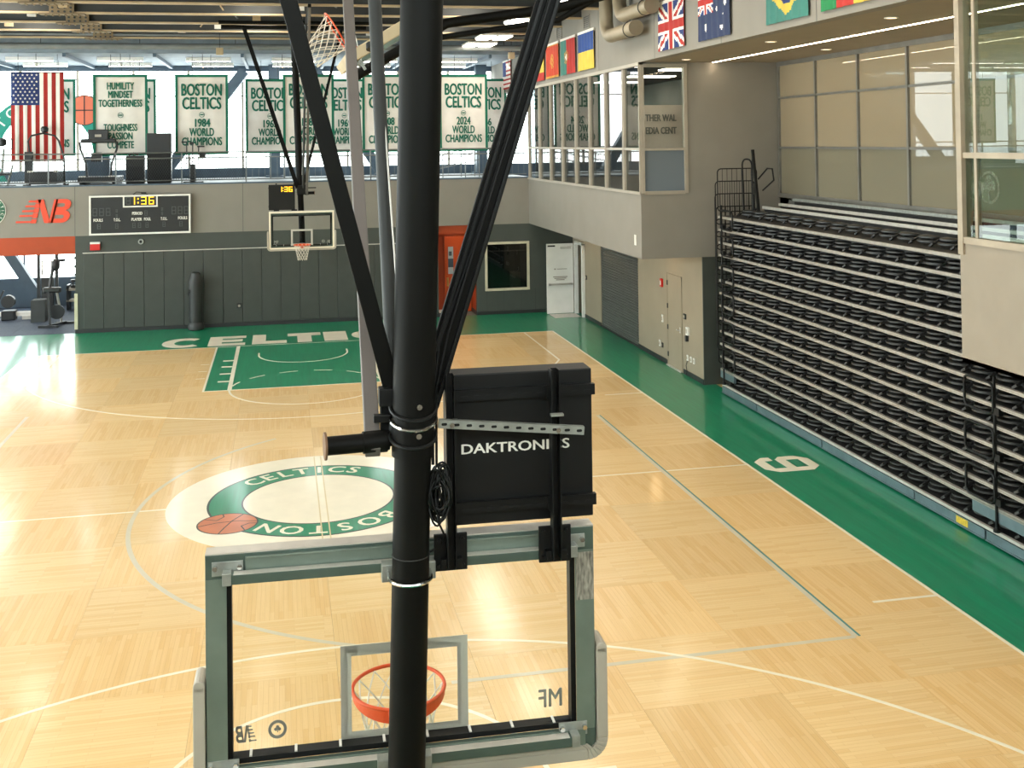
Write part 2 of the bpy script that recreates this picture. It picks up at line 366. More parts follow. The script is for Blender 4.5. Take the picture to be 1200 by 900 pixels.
# vents in the boards of the roundel: two thin seams
MB().box(-.02, .0, -2.4, 2.4, .003, .0042).box(.1, .12, -2.4, 2.4, .003, .0042).build('roundel_seam', mat('seam', (206, 190, 150), .5, var=0), logo)

# ================================================================= SHELL
MZ = 4.64; ZB = 3.06; YF = 18.0; XR = 9.3; XO = 7.76; ZS = 7.72
gymfloor = struct(MB().box(-16, -6.9, YF, 25, -.2, -.012).build('floor_gym', RUBBER))
gi = 0
for a in range(9):
    for b in range(7):
        x, y = -15.9+a*.995, YF+.02+b*.995
        if x < -11.8: continue
        MB().box(x+.004, x+.991, y+.004, y+.991, -.012, .0005).build('rubber_tile', RUBBER, gymfloor)
struct(MB().box(-6.9, 11.6, YF, 25, -.2, 0).build('floor_back_rooms', mat('grey_screed', (110, 110, 105), .8)))
wf = MB().box(-16, XO, YF, YF+.25, ZB, MZ).build('wall_far', LWALL); struct(wf)
MB().box(-16, XO, YF-.012, YF+.3, MZ-.015, MZ+.03).build('edge_cap', BLUEST, wf)
for x in (-12.2, -6.97, -1.8, 3.4): MB().box(x-.006, x+.006, YF-.002, YF+.004, ZB, MZ-.02).build('panel_joint', DWALL, wf)
wl = MB().box(-6.97, 4.6, YF, YF+.25, 0, ZB).build('wall_far_lower', DWALL); struct(wl)
k = 0; x = -6.72
while x < 4.4:
    x1 = min(x+.612, 4.5)
    MB().box(x+.004, x1-.004, YF-.055, YF, .12, 2.5).build('wall_pad', PADM, wl, bevel=.012); x = x1
MB().box(-6.74, 4.52, YF-.06, YF, 2.505, 2.53).build('pad_top_trim', ALU, wl)
struct(MB().box(-6.97, 4.6, YF-.06, YF, 0, .12).build('baseboard_far', BASEB))
MB().box(-7.0, -6.9, YF-.03, YF+.05, .12, 1.25).build('corner_guard', mat('cream_guard', (205, 200, 170), .5), wl)
wo = struct(MB().box(-16, -6.97, YF, YF+.3, 2.5, ZB).build('trim_1', ORANGE))
# right part of the far wall: orange alcove, dark wall with a window
wr = MB()
wr.box(5.92, 6.26, YF, YF+.25, 0, ZB).box(7.69, XR+.2, YF, YF+.25, 0, ZB).box(6.26, 7.69, YF, YF+.25, 0, .86).box(6.26, 7.69, YF, YF+.25, 2.4, ZB)
wr = struct(wr.build('wall_far_right', DWALL))
for x in (6.26, 6.85, 7.45, 7.95): MB().box(x-.004, x+.004, YF-.002, YF+.002, .12, .84).build('panel_joint', BASEB, wr)
struct(MB().box(5.92, 8.3, YF-.03, YF, 0, .12).build('baseboard_far_right', BASEB))
al = struct(MB().box(4.35, 4.6, YF+.25, YF+1.0, 0, ZB).box(5.92, 6.1, YF+.25, YF+1.0, 0, ZB).box(4.6, 5.92, YF+.95, YF+1.1, 0, ZB).box(4.6, 5.92, YF+.1, YF+1.0, 2.78, ZB).build('wall_alcove', ORANGE))
MB().box(5.2, 5.3, YF+.45, YF+.55, 2.755, 2.78).build('alcove_downlight', mat('downlight_lens', (255, 225, 180), .5, emit=30.), al)
struct(MB().box(4.6, 4.63, YF-.0, YF+.95, 0, .12).box(5.89, 5.92, YF, YF+.95, 0, .12).build('baseboard_alcove', BASEB))
ODR = mat('orange_door_leaf', (210, 82, 18), .45, var=.02)
d1 = struct(MB().box(4.95, 5.86, YF+.9, YF+.95, .02, 2.62).build('door_1', ODR))
dg = MB().box(5.07, 5.25, YF+.885, YF+.9, 1.32, 2.26).build('vision_panel', mat('door_glass', (190, 205, 215), .05, var=0, spec=.8), d1)
MB().box(5.07, 5.25, YF+.88, YF+.884, 1.55, 1.85).box(5.1, 5.2, YF+.88, YF+.884, 1.95, 2.1).build('view_beyond', BLUEST, dg)
MB().box(5.02, 5.08, YF+.87, YF+.9, .9, 1.2).tube([(5.05, YF+.87, .95), (5.05, YF+.83, .97), (5.05, YF+.83, 1.13), (5.05, YF+.87, 1.15)], .012).build('door_handle', mat('brass', (200, 160, 90), .3, .9), d1)
MB().box(4.93, 4.95, YF+.88, YF+.95, 0, 2.66).box(4.6, 5.92, YF+.88, YF+.95, 2.64, 2.66).build('door_frame', ORANGE, d1)
MB().box(4.62, 4.9, YF+.8, YF+.9, 0, .1).build('door_stop', WHITEM, d1)
w1 = struct(MB().box(6.2, 6.28, YF-.04, YF+.1, .8, 2.46).box(7.67, 7.75, YF-.04, YF+.1, .8, 2.46).box(6.28, 7.67, YF-.04, YF+.1, 2.38, 2.46).box(6.28, 7.67, YF-.06, YF+.1, .8, .88).build('window_1', mat('cream_frame', (196, 188, 165), .45)))
MB().box(6.28, 7.67, YF+.02, YF+.03, .88, 2.38).build('pane', SMOKE, w1)
MB().box(6.28, 7.67, YF+.06, YF+.08, 2.12, 2.16).build('blind_rail', MULL, w1)
struct(MB().box(6.0, 8.0, YF+2.4, YF+2.5, 0, 3).box(6.0, 6.1, YF+.25, YF+2.4, 0, 3).box(7.95, 8.0, YF+.25, YF+2.4, 0, 3).box(6, 8, YF+.25, YF+2.5, 2.9, 3).build('wall_office', DWALL))
tag(MB().box(7.35, 7.62, YF+.9, YF+1.4, 0, 1.25).box(7.33, 7.64, YF+.88, YF+1.42, 1.25, 1.28).box(7.37, 7.6, YF+.89, YF+.9, .95, 1.2).build('cabinet', BEIGE), 'small pale cabinet behind the dark window beside the orange alcove', 'cabinet')
# white door standing open beside the right wall
d2 = struct(MB().box(8.24, 9.17, 17.50, 17.55, .015, 2.38).build('door_2', WHITEM, bevel=.004), 'white door standing open against the right wall')
MB().box(8.3, 9.12, 17.43, 17.47, .98, 1.04).box(8.3, 8.36, 17.43, 17.5, .97, 1.05).box(9.06, 9.12, 17.43, 17.5, .97, 1.05).build('push_bar', ALU, d2)
MB().box(8.72, 9.08, 17.43, 17.5, 2.2, 2.28).bar((8.95, 17.42, 2.29), (9.2, 17.3, 2.32), .03, .02).build('door_closer', ALU, d2)
MB().box(8.28, 8.54, 17.49, 17.5, 2.28, 2.33).build('label_plate', BASEB, d2)
gt = mat('grey_print', (150, 142, 132), .6, var=0)
MB().box(8.5, 8.56, 17.495, 17.5, 1.5, 1.54).box(8.6, 8.95, 17.495, 17.5, 1.51, 1.53).box(8.46, 8.96, 17.495, 17.5, 1.24, 1.27).box(8.5, 8.92, 17.495, 17.5, 1.19, 1.22).box(8.56, 8.86, 17.495, 17.5, 1.14, 1.17).build('door_print', gt, d2)
MB().box(9.2, 9.32, 17.4, 17.5, 0, 2.44).box(9.2, 9.32, 16.5, 16.6, 0, 2.44).box(9.2, 9.32, 16.5, 17.5, 2.38, 2.46).build('door_frame', WHITEM, d2)
MB().box(8.3, 9.2, 16.65, 17.45, .0, .008).build('threshold_mat', ALU, d2)
# right lower wall with shutter and flush door
rw = MB().box(XR, XR+.2, 6.2, 11.0, 0, ZB).box(XR, XR+.2, 14.65, 16.5, 0, ZB).box(XR, XR+.2, 11.0, 14.65, 2.62, ZB).box(XR, XR+.2, 16.5, 17.5, 2.46, ZB).box(XR, XR+.2, 17.5, YF, 0, ZB)
rw = struct(rw.build('wall_right', BEIGE))
struct(MB().box(10.2, 10.3, 16.3, 17.8, 0, ZB).box(XR+.2, 10.3, 16.2, 16.3, 0, ZB).build('wall_corridor', BLUEST))
struct(MB().box(XR-.015, XR, 6.2, 7.5, 0, .12).box(XR-.015, XR, 8.6, 11.0, 0, .12).box(XR-.015, XR, 14.65, 16.5, 0, .12).box(XR-.015, XO+2.2, 6.185, 6.2, 0, .12).build('baseboard_right', BASEB))
SH = mat('grey_shutter_slats', (98, 100, 98), .38, .4, var=.05)
sh = MB().box(XR+.02, XR+.06, 10.98, 11.06, 0, 2.62).box(XR+.02, XR+.06, 14.6, 14.67, 0, 2.62).build('door_3', SH); struct(sh, 'grey roller shutter in the right wall')
sl = MB()
prof = [(0, 0), (.018, .02), (.018, .055), (0, .075)]
for k in range(34):
    sl.prism([(.045-a, .03+k*.0765+b) for a, b in prof] + [(.06, .03+k*.0765+.075), (.06, .03+k*.0765)], lambda a, b, t: (XR+a, t, b), 11.04, 14.62)
sl.build('shutter_curtain', SH, sh)['kind'] = 'stuff'
MB().box(XR-.005, XR+.06, 11.0, 14.65, 0, .05).build('bottom_bar', BASEB, sh)
dr = struct(MB().box(XR-.012, XR, 7.6, 8.58, .02, 2.36).build('door_4', BEIGE), 'flush beige door in the right wall')
MB().box(XR-.02, XR, 8.58, 8.62, 0, 2.4).box(XR-.02, XR, 7.56, 7.6, 0, 2.4).box(XR-.02, XR, 7.56, 8.62, 2.36, 2.4).build('door_frame', BEIGE, dr)
for z in (.3, 1.0, 1.55, 2.15): MB().box(XR-.03, XR-.012, 8.55, 8.6, z-.06, z+.06).build('hinge', BASEB, dr)
MB().box(XR-.02, XR-.012, 7.66, 7.74, .98, 1.12).tube([(XR-.02, 7.7, 1.05), (XR-.07, 7.7, 1.05), (XR-.07, 7.82, 1.05)], .012).build('door_handle', ALU, dr)
MB().box(XR-.06, XR, 7.56, 8.62, 0, .03).build('threshold', ALU, dr)
def wallbox(nm, y, z, wy, hz, m, lab, cat, d=.03):
    t = thing(nm, lab, cat, (XR, y, z)); MB().box(XR-d, XR, y-wy/2, y+wy/2, z-hz/2, z+hz/2).build('housing', m, t, bevel=.004)
    MB().box(XR-d-.006, XR-d, y-wy/4, y+wy/4, z-hz/4, z+hz/4).build('face', MULL if m != REDP else WHITEM, t); return t
wallbox('fire_alarm', 9.0, 2.09, .14, .22, REDP, 'red fire alarm sounder on the beige wall beside the flush door', 'alarm', .05)
wallbox('switch_plate', 8.98, 1.15, .09, .2, WHITEM, 'white switch plate on the beige wall left of the flush door', 'switch')
wallbox('socket_plate', 9.21, .46, .09, .17, WHITEM, 'white socket low on the beige wall left of the flush door', 'socket')
wallbox('socket_plate', 9.02, .44, .07, .12, BASEB, 'dark socket low on the beige wall beside a white socket', 'socket')
wallbox('room_sign', 7.36, 1.45, .16, .13, BASEB, 'small dark room sign right of the flush beige door', 'sign')
ph = wallbox('wall_phone', 7.14, 1.12, .13, .2, WHITEM, 'white wall phone with dark handset right of the flush door', 'phone', .06)
MB().box(XR-.07, XR, 7.15, 7.23, .86, 1.0).build('handset', BASEB, ph)
for y, l in ((7.2, 'white outlet plate with a cord, lowest right of the flush door'), (6.97, 'white outlet plate between two others near the wall corner'), (6.77, 'narrow white outlet plate nearest the end of the bleachers')):
    wallbox('outlet_plate', y, .45, .08, .14, WHITEM, l, 'socket')
tag(MB().tube([(XR-.01, 7.22, .4), (XR-.03, 7.27, .25), (XR-.02, 7.24, .1), (XR-.02, 7.3, .02)], .008).build('power_cord', BLACKP), 'thin dark cord hanging from the outlet beside the flush door', 'cord')
tag(MB().box(XO-.01, XO, 6.5, 6.62, 3.35, 3.6).box(XO-.018, XO-.01, 6.53, 6.59, 3.4, 3.55).build('wall_plate', WHITEM), 'small white plate on the overhang above the roller shutter', 'wall plate')
wallbox('card_reader', 16.3, 1.35, .08, .14, BASEB, 'small dark card reader on the wall beside the white door', 'reader')
# ================================================================= RIGHT OVERHANG, RECESS, GLASS
YE = 6.1
oh = MB().box(XO, XO+.2, YE, YF+.25, ZB, 4.60).box(XO+.2, 11.5, YE, YE+.2, ZB, 4.60).box(8.92, 11.5, YE, YE+.2, 4.6, ZS).box(XO, 8.92, YE, YE+.2, 7.66, ZS)
oh = struct(oh.build('wall_overhang', LWALL))
struct(MB().box(XR, 11.3, YE+.06, YE+.1, 0, ZB).build('wall_recess_end', DWALL))
so = struct(MB().box(XO+.2, XR, YE+.2, YF, ZB, ZB+.05).box(XO+.0, XO+.2, YE+.2, YF, ZB-.002, ZB).build('ceiling_overhang', LWALL))
WARM = mat('warm_downlight_lens', (255, 214, 160), .5, emit=40.)
for y in (8.1, 15.6):
    MB().lathe([(.09, 0), (.09, .012)], (8.75, y, ZB-.012), 20).build('downlight_lens', WARM, so)
    MB().ring(circ(8.75, y, .12, 20), circ(8.75, y, .09, 20), FL, ZB-.015, ZB).build('downlight_trim', WHITEM, so)
# ribbon of windows
ys = [17.85, 16.28, 14.79, 13.31, 11.80, 10.35, 8.85, 7.34, 6.1]
wi = MB().box(XO-.03, XO+.14, YE, YF, 4.58, 4.64).box(XO-.03, XO+.14, YE, YF, 7.64, ZS).build('window_2', MULL); struct(wi, 'ribbon of tall windows in the right overhang')
for i, y in enumerate(ys):
    for d in ((-.04, .04) if 0 < i < 8 else (0,)):
        MB().box(XO-.03, XO+.08, y+d-.02, y+d+.02, 4.64, 7.64).build('mullion', MULL, wi)
for a, b in zip(ys, ys[1:]):
    MB().box(XO-.02, XO+.1, b+.05, a-.05, 5.63, 5.69).build('transom', MULL, wi)
    MB().box(XO+.03, XO+.042, b+.05, a-.05, 4.64, 5.63).build('pane', RIBBON, wi)
    MB().box(XO+.03, XO+.042, b+.05, a-.05, 5.69, 7.64).build('pane', RIBBON, wi)
w3 = struct(MB().box(XO+.02, XO+.1, YE-.03, YE+.1, 4.62, 7.66).box(8.86, 8.94, YE-.03, YE+.1, 4.6, 7.68).box(XO+.1, 8.86, YE-.03, YE+.1, 4.58, 4.66).box(XO+.1, 8.86, YE-.03, YE+.1, 7.6, 7.68).box(XO+.1, 8.86, YE-.03, YE+.1, 5.62, 5.68).build('window_3', MULL), 'corner window at the end of the right overhang')
MB().box(XO+.1, 8.86, YE+.03, YE+.042, 5.68, 7.6).build('pane', CLEAR, w3)
MB().box(XO+.1, 8.86, YE+.03, YE+.042, 4.66, 5.62).build('pane', glass('frosted_blue_glass', (.6, .68, .75), 1.5, (112, 122, 130), 1.0), w3)
# the room behind the ribbon
rm = struct(MB().box(XO+.2, 11.6, YE+.2, YF+.25, 4.5, 4.6).build('floor_media_room', mat('grey_carpet', (105, 105, 105), .9, scale=30)))
struct(MB().box(XO+.2, 11.5, YF-.3, YF-.2, 4.6, ZS).build('wall_media_blocker', LWALL))  # partition added to keep the bright windows beyond out of the ribbon panes
rb = struct(MB().box(11.5, 11.6, YE, YF+6.5, ZB, ZS+.1).build('wall_media_room', LWALL))
struct(MB().box(XO+.25, 11.6, YE, YF+.25, ZS, ZS+.08).build('ceiling_media_room', STEELD))
sg = struct(MB().box(XO+.15, 9.5, YE+1.5, YE+1.56, 4.6, 6.75).build('wall_media_sign', mat('pale_sign_wall', (214, 192, 176), .6, var=.02)))
sgm = mat('raised_grey_letters', (120, 114, 106), .5, var=0)
text('sign_lettering', 'THER WAL', .24, (8.82, YE+1.49, 6.42), (1,0,0), (0,0,1), sgm, sg, fit=.82, depth=.02, fat=.03)
text('sign_lettering', 'EDIA CENT', .24, (8.82, YE+1.49, 6.10), (1,0,0), (0,0,1), sgm, sg, fit=.82, depth=.02, fat=.03)
for y in (6.95, 8.5, 11.5, 14.5): MB().box(8.3 if y < 7 else 9.2, 8.8 if y < 7 else 10.6, y-.3, y+.3, ZS-.03, ZS-.001).build('added_panel_light', mat('added_media_light', (255, 238, 214), .5, emit=7.), rb)  # light panels added to brighten the room and the sign wall
# upper fascia and soffit of the recess
fa = struct(MB().box(XO, XO+.25, -20.8, 24.6, ZS, 10.5).build('wall_fascia', LWALL))
for y in (20.0, 16.5, 9.4, 5.0, 1.2, -2.6): MB().box(XO-.003, XO, y-.006, y+.006, ZS, 9.6).build('panel_joint', DWALL, fa)
for y in (13.5, 10.5):
    v = thing('wall_vent', 'square louvred vent high on the fascia above the red flag with gold crest' if y > 12 else 'square louvred vent high on the fascia above the blue and yellow flag', 'vent', (XO, y, 9.15))
    MB().box(XO-.02, XO, y-.3, y+.3, 8.97, 9.0).box(XO-.02, XO, y-.3, y+.3, 9.33, 9.36).box(XO-.02, XO, y-.3, y-.27, 9.0, 9.33).box(XO-.02, XO, y+.27, y+.3, 9.0, 9.33).build('frame', LWALL, v)
    for k in range(6): MB().bar((XO-.01, y-.27, 9.03+k*.055), (XO-.01, y+.27, 9.03+k*.055), .025, .012).build('louvre', BASEB, v)
sf = struct(MB().box(XO+.25, 11.5, -20.8, YE, ZS, ZS+.12).build('ceiling_recess', BEIGE))
ll = thing('linear_light', 'long thin white light strip in the ceiling above the bleachers', 'light', (9.6, -4, ZS))
MB().box(9.56, 9.64, -15, YE-.05, ZS-.006, ZS).build('trim', WHITEM, ll); MB().box(9.575, 9.625, -15, YE-.06, ZS-.012, ZS-.006).build('diffuser', mat('strip_diffuser', (255, 232, 198), .5, emit=22.), ll)
for x, y, lab in ((8.6, 5.2, 'near the end wall'), (8.6, .8, 'above the middle of the bleachers'), (10.6, 2.4, 'close to the glass wall'), (8.7, -3.2, 'nearest the glass balcony')):
    t = thing('recessed_downlight', 'small round downlight in the recess ceiling ' + lab, 'light', (x, y, ZS))
    MB().ring(circ(x, y, .11, 20), circ(x, y, .08, 20), FL, ZS-.012, ZS).build('trim', WHITEM, t); MB().lathe([(.08, 0), (.08, .008)], (x, y, ZS-.009), 20).build('lens', mat('dim_downlight_lens', (255, 220, 175), .5, emit=2.), t)
# glazed back wall above the bleachers
XG = 11.3
w4 = struct(MB().box(XG-.05, XG+.05, -15, YE, 4.45, 4.55).box(XG-.05, XG+.05, -15, YE, 7.62, ZS).build('window_4', mat('grey_glazing_bar', (128, 126, 120), .4, .4)), 'gridded glass wall behind the bleachers')
gb = _M['grey_glazing_bar']; gy = [6.03-1.84*i for i in range(12)]
PAN = glass('bronze_tinted_glass', (.82, .82, .76), 1.55, (156, 142, 118), 1.0); PAN2 = glass('sea_tinted_glass', (.72, .78, .72), 1.55, (130, 124, 105), 1.0)
for i, y in enumerate(gy): MB().box(XG-.05, XG+.05, y-.03, y+.03, 4.55, 7.62).build('mullion', gb, w4)
for a, b in zip(gy, gy[1:]):
    for z in (6.85, 5.65): MB().box(XG-.04, XG+.04, b+.03, a-.03, z-.025, z+.025).build('transom', gb, w4)
    for z0, z1 in ((4.55, 5.625), (5.675, 6.825), (6.875, 7.62)): MB().box(XG, XG+.012, b+.03, a-.03, z0, z1).build('pane', PAN2 if z0 < 5 else PAN, w4)
wb = struct(MB().box(12.6, 12.75, -15, YE, 3, 8).box(XG, 12.6, YE-.02, YE+.1, 3, 8).box(XG, 12.6, -15.1, -15, 3, 8).box(XG, 12.75, -15, YE, 7.8, 7.9).box(XG, 12.75, -15, YE, 4.3, 4.45).build('wall_back_office', BEIGE))
for y in (4, 0, -4, -8, -12): MB().box(11.5, 12.5, y-1.9, y+1.9, 7.77, 7.8).build('office_light', mat('office_light_panel', (255, 228, 190), .5, emit=1.7), wb)
struct(MB().box(11.3, 11.45, -15, YE, 0, 4.45).build('wall_recess_back', DWALL))
# near glass balcony on the right
YN = -6.2
nb = struct(MB().box(XO, XO+.15, -20.8, YN, ZB, 4.56).box(XO+.15, 11.3, YN-.15, YN, ZB, 4.5).box(XO, 11.3, -20.8, YN, ZB, ZB+.05).build('wall_balcony', mat('warm_grey_panel', (146, 136, 121), .6, var=.02)))
struct(MB().box(XO+.15, 11.3, -20.8, YN, 4.4, 4.5).build('floor_balcony', _M['grey_carpet']))
w5 = MB().box(XO-.02, XO+.14, -20.8, YN, 4.54, 4.62).box(XO-.03, XO+.12, YN-.1, YN, 4.4, ZS).box(XO-.01, XO+.1, -20.8, YN, 5.60, 5.67).box(XO+.02, XO+.08, YN-.33, YN-.28, 4.62, ZS)
w5 = struct(w5.build('window_5', mat('champagne_mullion', (166, 153, 134), .4, .3)), 'tall glass front of the near balcony')
for y in (-9.4, -12.6): MB().box(XO-.02, XO+.1, y-.04, y+.04, 4.62, ZS).build('mullion', _M['champagne_mullion'], w5)
ye = [YN-.1, -9.36, -12.56, -20.8]
for a, b in zip(ye, ye[1:]):
    MB().box(XO+.03, XO+.045, b, a, 4.62, 5.6).build('pane', TINT2, w5); MB().box(XO+.03, XO+.045, b, a, 5.67, ZS).build('pane', TINT, w5)
MB().box(XO+.12, 11.25, YN-.05, YN-.038, 4.55, ZS).build('end_pane', CLEAR, w5)
emb = MB()
emb.ring(circ(-6.75, 5.25, .2, 28), circ(-6.75, 5.25, .17, 28), lambda a, b, t: (t, a, b), XO+.024, XO+.03)
for ax_, az_ in ((-.06, .02), (.06, .02), (0, .09)): emb.prism(circ(-6.75+ax_, 5.25+az_, .06, 16), lambda a, b, t: (t, a, b), XO+.024, XO+.03)
emb.prism([(-6.765, 5.08), (-6.735, 5.08), (-6.735, 5.25), (-6.765, 5.25)], lambda a, b, t: (t, a, b), XO+.024, XO+.03)
emb.build('etched_emblem', glass('etched_glass', (.8, .84, .8), 1.45, (170, 176, 164), .12), w5)
# exterior shell that closes the hall: left side daylight wall, back wall, roof
wlft = struct(MB().box(-16.2, -16, -21, 25, -.2, 1.2).box(-16.2, -16, -21, 25, 8.6, 10.5).build('wall_left', LWALL))
for k in range(16): MB().box(-16.2, -16, -21+k*3.06-.1, -21+k*3.06+.1, 1.2, 8.6).build('window_post', BLUEST, wlft)
for k in range(15): MB().box(-16.1, -16.09, -21+k*3.06+.1, -21+(k+1)*3.06-.1, 1.2, 8.6).build('pane', CLEAR, wlft)
wn = struct(MB().box(-16.2, 12.8, -21.2, -20.8, -.2, 7.0).box(-16.2, 12.8, -21.2, -20.8, 9.4, 10.5).box(XO, 12.8, -21.2, -20.8, 7.0, 9.4).build('wall_near', LWALL))
for k in range(9): MB().box(-16+k*2.97-.06, -16+k*2.97+.06, -21.1, -20.9, 7.0, 9.4).build('window_post', MULL, wn); MB().box(-16+k*2.97+.06, min(XO, -16+(k+1)*2.97-.06), -21.0, -20.99, 7.0, 9.4).build('pane', CLEAR, wn) if k < 8 else None  # unseen window band added to light surfaces that face the camera
rf = struct(MB().box(-16.2, XO+.3, -21, 18.7, 10.4, 10.55).build('ceiling', STEELD))
struct(MB().box(XO+.25, 13, -21, 25, 8.05, 8.2).box(12.75, 12.9, -21, 25, -.2, 8.2).build('wall_outer_right', DWALL))
# roof steel
def beam_mesh():
    mb = MB(); x0, x1 = -16, XO
    mb.box(x0, x1, -.1, .1, 9.30, 9.345, 1).box(x0, x1, -.012, .012, 9.345, 9.62).box(x0, x1, -.1, .1, 9.62, 9.645)
    x = x0; up = False
    while x < x1-.8:
        mb.bar((x, 0, 9.66 if not up else 10.32), (x+.8, 0, 10.32 if not up else 9.66), .04, .04, (0,1,0)); up = not up; x += .8
    mb.box(x0, x1, -.06, .06, 10.32, 10.4)
    return mb.mesh('roof_beam', [STEELD, TAN])
BMM = beam_mesh()
spm = MB().box(-.55, .55, -.16, .16, 9.27, 9.30).box(-.3, .3, -.13, -.1, 9.27, 9.62)
for a in range(6):
    for b in (-1, 1): spm.lathe([(.025, 0), (.025, .025)], (-.4+a*.16, b*.09, 9.245), 6)
    for b in range(3):
        if a < 4: spm.tube([(-.22+a*.147, -.13, 9.34+b*.1), (-.22+a*.147, -.15, 9.34+b*.1)], .03, 6, m=1)
spm = spm.mesh('splice_plate', [mat('brown_splice_steel', (132, 114, 86), .6), STEELD])
by = [8.85+2.2*k for k in range(-13, 5)]
for y in by:
    b = link('roof_beam', BMM, rf, (0, y, 0)); b2 = link('splice_plate', spm, b, (-6.02, y, 0))
# secondary purlins and pipes along the hall
for x in (-12.5, -9.2, -4.4, -.9, 2.4, 4.9):
    mb = MB(); mb.box(x-.05, x+.05, -20.8, 18.6, 9.9, 9.93); mb.box(x-.006, x+.006, -20.8, 18.6, 9.93, 10.35); mb.build('purlin', STEELD, rf)
for x, z, r in ((-7.3, 9.78, .05), (1.2, 9.76, .04), (5.5, 9.8, .06)): MB().cyl((x, -20, z), (x, 18.5, z), r, 10).build('sprinkler_pipe', mat('grey_pipe', (120, 124, 124), .5), rf)
for y, z, r in ((9.7, 9.5, .03), (11.9, 9.55, .05), (14.2, 9.48, .03), (16.4, 9.5, .04), (17.6, 9.42, .05)): MB().cyl((-15.8, y, z), (XO-.1, y, z), r, 8).build('conduit', GALV if r < .05 else _M['grey_pipe'], rf)
for k in range(64):
    rx_ = random.Random(k); x = -11+k*.29; y = 8.85+2.2*(k % 5)-rx_.uniform(.3, 1.9); z = 9.38+rx_.uniform(0, .2)
    MB().bar((x, y, z), (x+rx_.uniform(-.5, .5), y+rx_.uniform(.1, .5), z+rx_.uniform(.15, .4)), .03, .03).build('bridging_angle', (GALV, TAN, _M['grey_pipe'])[k % 3], rf)
    if k % 4 == 0: MB().box(x+.4, x+.62, y, y+.12, 9.36, 9.5).cyl((x+.51, y+.06, 9.5), (x+.51, y+.06, 10.38), .012, 6).build('junction_box', (WHITEM, TAN)[k % 8 == 0], rf)
dk = thing('round_duct', 'pale spiral round air duct running between the roof beams', 'duct', (-2.6, 0, 10))
MB().cyl((-2.6, -20, 9.98), (-2.6, 18.5, 9.98), .33, 24).build('duct_body', mat('duct_metal', (196, 188, 172), .45, .3), dk, True)
for k in range(16): MB().tube([(-2.6+.34*math.cos(t*PI/8), -19+k*2.4, 9.98+.34*math.sin(t*PI/8)) for t in range(16)], .014, 6, True).build('duct_collar', _M['duct_metal'], dk)
pp = thing('ceiling_pipe', 'long grey pipe running across the hall in front of the balcony ceiling', 'pipe', (0, 18.2, 9.1))
MB().cyl((-16, 18.2, 9.1), (XO, 18.2, 9.1), .1, 14).build('pipe_body', _M['grey_pipe'], pp, True)
for k in range(8): MB().cyl((-14+k*3, 18.2, 9.15), (-14+k*3, 18.2, 10.4), .012, 6).build('hanger', STEELD, pp)
# ceiling luminaires
LG = 'ceiling luminaires above the court'
def lumi(x, y, z, label):
    t = thing('ceiling_luminaire', label, 'light', (x, y, z), 0, LG)
    MB().box(x-.5, x+.5, y-.62, y+.62, z+.02, z+.08).build('housing', WHITEM, t)
    for k in (-.27, .27): MB().box(x+k-.2, x+k+.2, y-.6, y+.6, z, z+.02).build('diffuser', DIFF, t)
    for k in (-.5, .5): MB().cyl((x, y+k, z+.08), (x, y+k, 10.4), .006, 5).build('hanger', STEELD, t)
for y, lab in ((10.35, 'white ceiling luminaire nearest the right brace bar'), (14.9, 'second white ceiling luminaire along the right fascia'), (17.4, 'farthest white ceiling luminaire, above the balcony rail by the fascia')):
    lumi(6.0, y, 9.12, lab)
for k in range(6): lumi(6.0, 5.95-4.4*k, 9.12, '%s added unseen luminaire back from the camera end along the right fascia' % ('sixth', 'fifth', 'fourth', 'third', 'second', 'first')[k])  # out-of-view fixtures added to brighten the right side of the floor
n = 0
for x in (-13, -7.5, -1.2, 4.4):
    for k in range(-12, 4, 2):
        y = 8.85+2.2*k+1.1
        t = thing('ceiling_luminaire', 'white luminaire between the roof beams above the court', 'light', (x, y, 9.75), 0, 'recessed luminaires between the roof beams')
        MB().box(x-.5, x+.5, y-.7, y+.7, 9.77, 9.83).build('housing', WHITEM, t); MB().box(x-.46, x+.46, y-.66, y+.66, 9.75, 9.77).build('diffuser', DIFF, t)
# balcony (mezzanine)
mzf = struct(MB().box(-16, XO+.2, YF+.25, 25, MZ-.35, MZ).build('floor_mezzanine', mat('grey_gym_floor', (120, 124, 126), .6)))
mc = struct(MB().box(-16, 12, 18.62, 25, 8.92, 9.05).box(-16, XO, 18.6, 18.75, 8.92, 10.5).build('ceiling_mezzanine', mat('blue_grey_ceiling', (128, 140, 150), .7)))
for x in (-13, -10.2, -7.4, -4.6, -1.8, 1.0, 3.8, 6.6): MB().box(x-.05, x+.05, 18.7, 24.4, 8.80, 8.92).build('ceiling_rib', BLUEST, mc)
for i in range(8):
    x = -14.6+i*2.9
    for y, w_ in ((20.4, 'front'), (22.9, 'rear')):
        t = thing('strip_light', '%s strip light from the left in the %s row under the balcony ceiling' % (('first','second','third','fourth','fifth','sixth','seventh','last')[i], w_), 'light', (x, y, 8.85), 0, 'strip lights under the balcony ceiling')
        MB().box(x-.75, x+.75, y-.06, y+.06, 8.79, 8.92).build('housing', WHITEM, t); MB().box(x-.73, x+.73, y-.05, y+.05, 8.775, 8.79).build('diffuser', DIFF, t)
YW = 24.5
cw = struct(MB().box(-16, 12, YW, YW+.2, 3.2, 5.0).box(-16, 12, YW, YW+.2, 8.72, 9.1).build('window_6', BLUEST), 'daylight window wall behind the balcony')
x = -16.0; i = 0
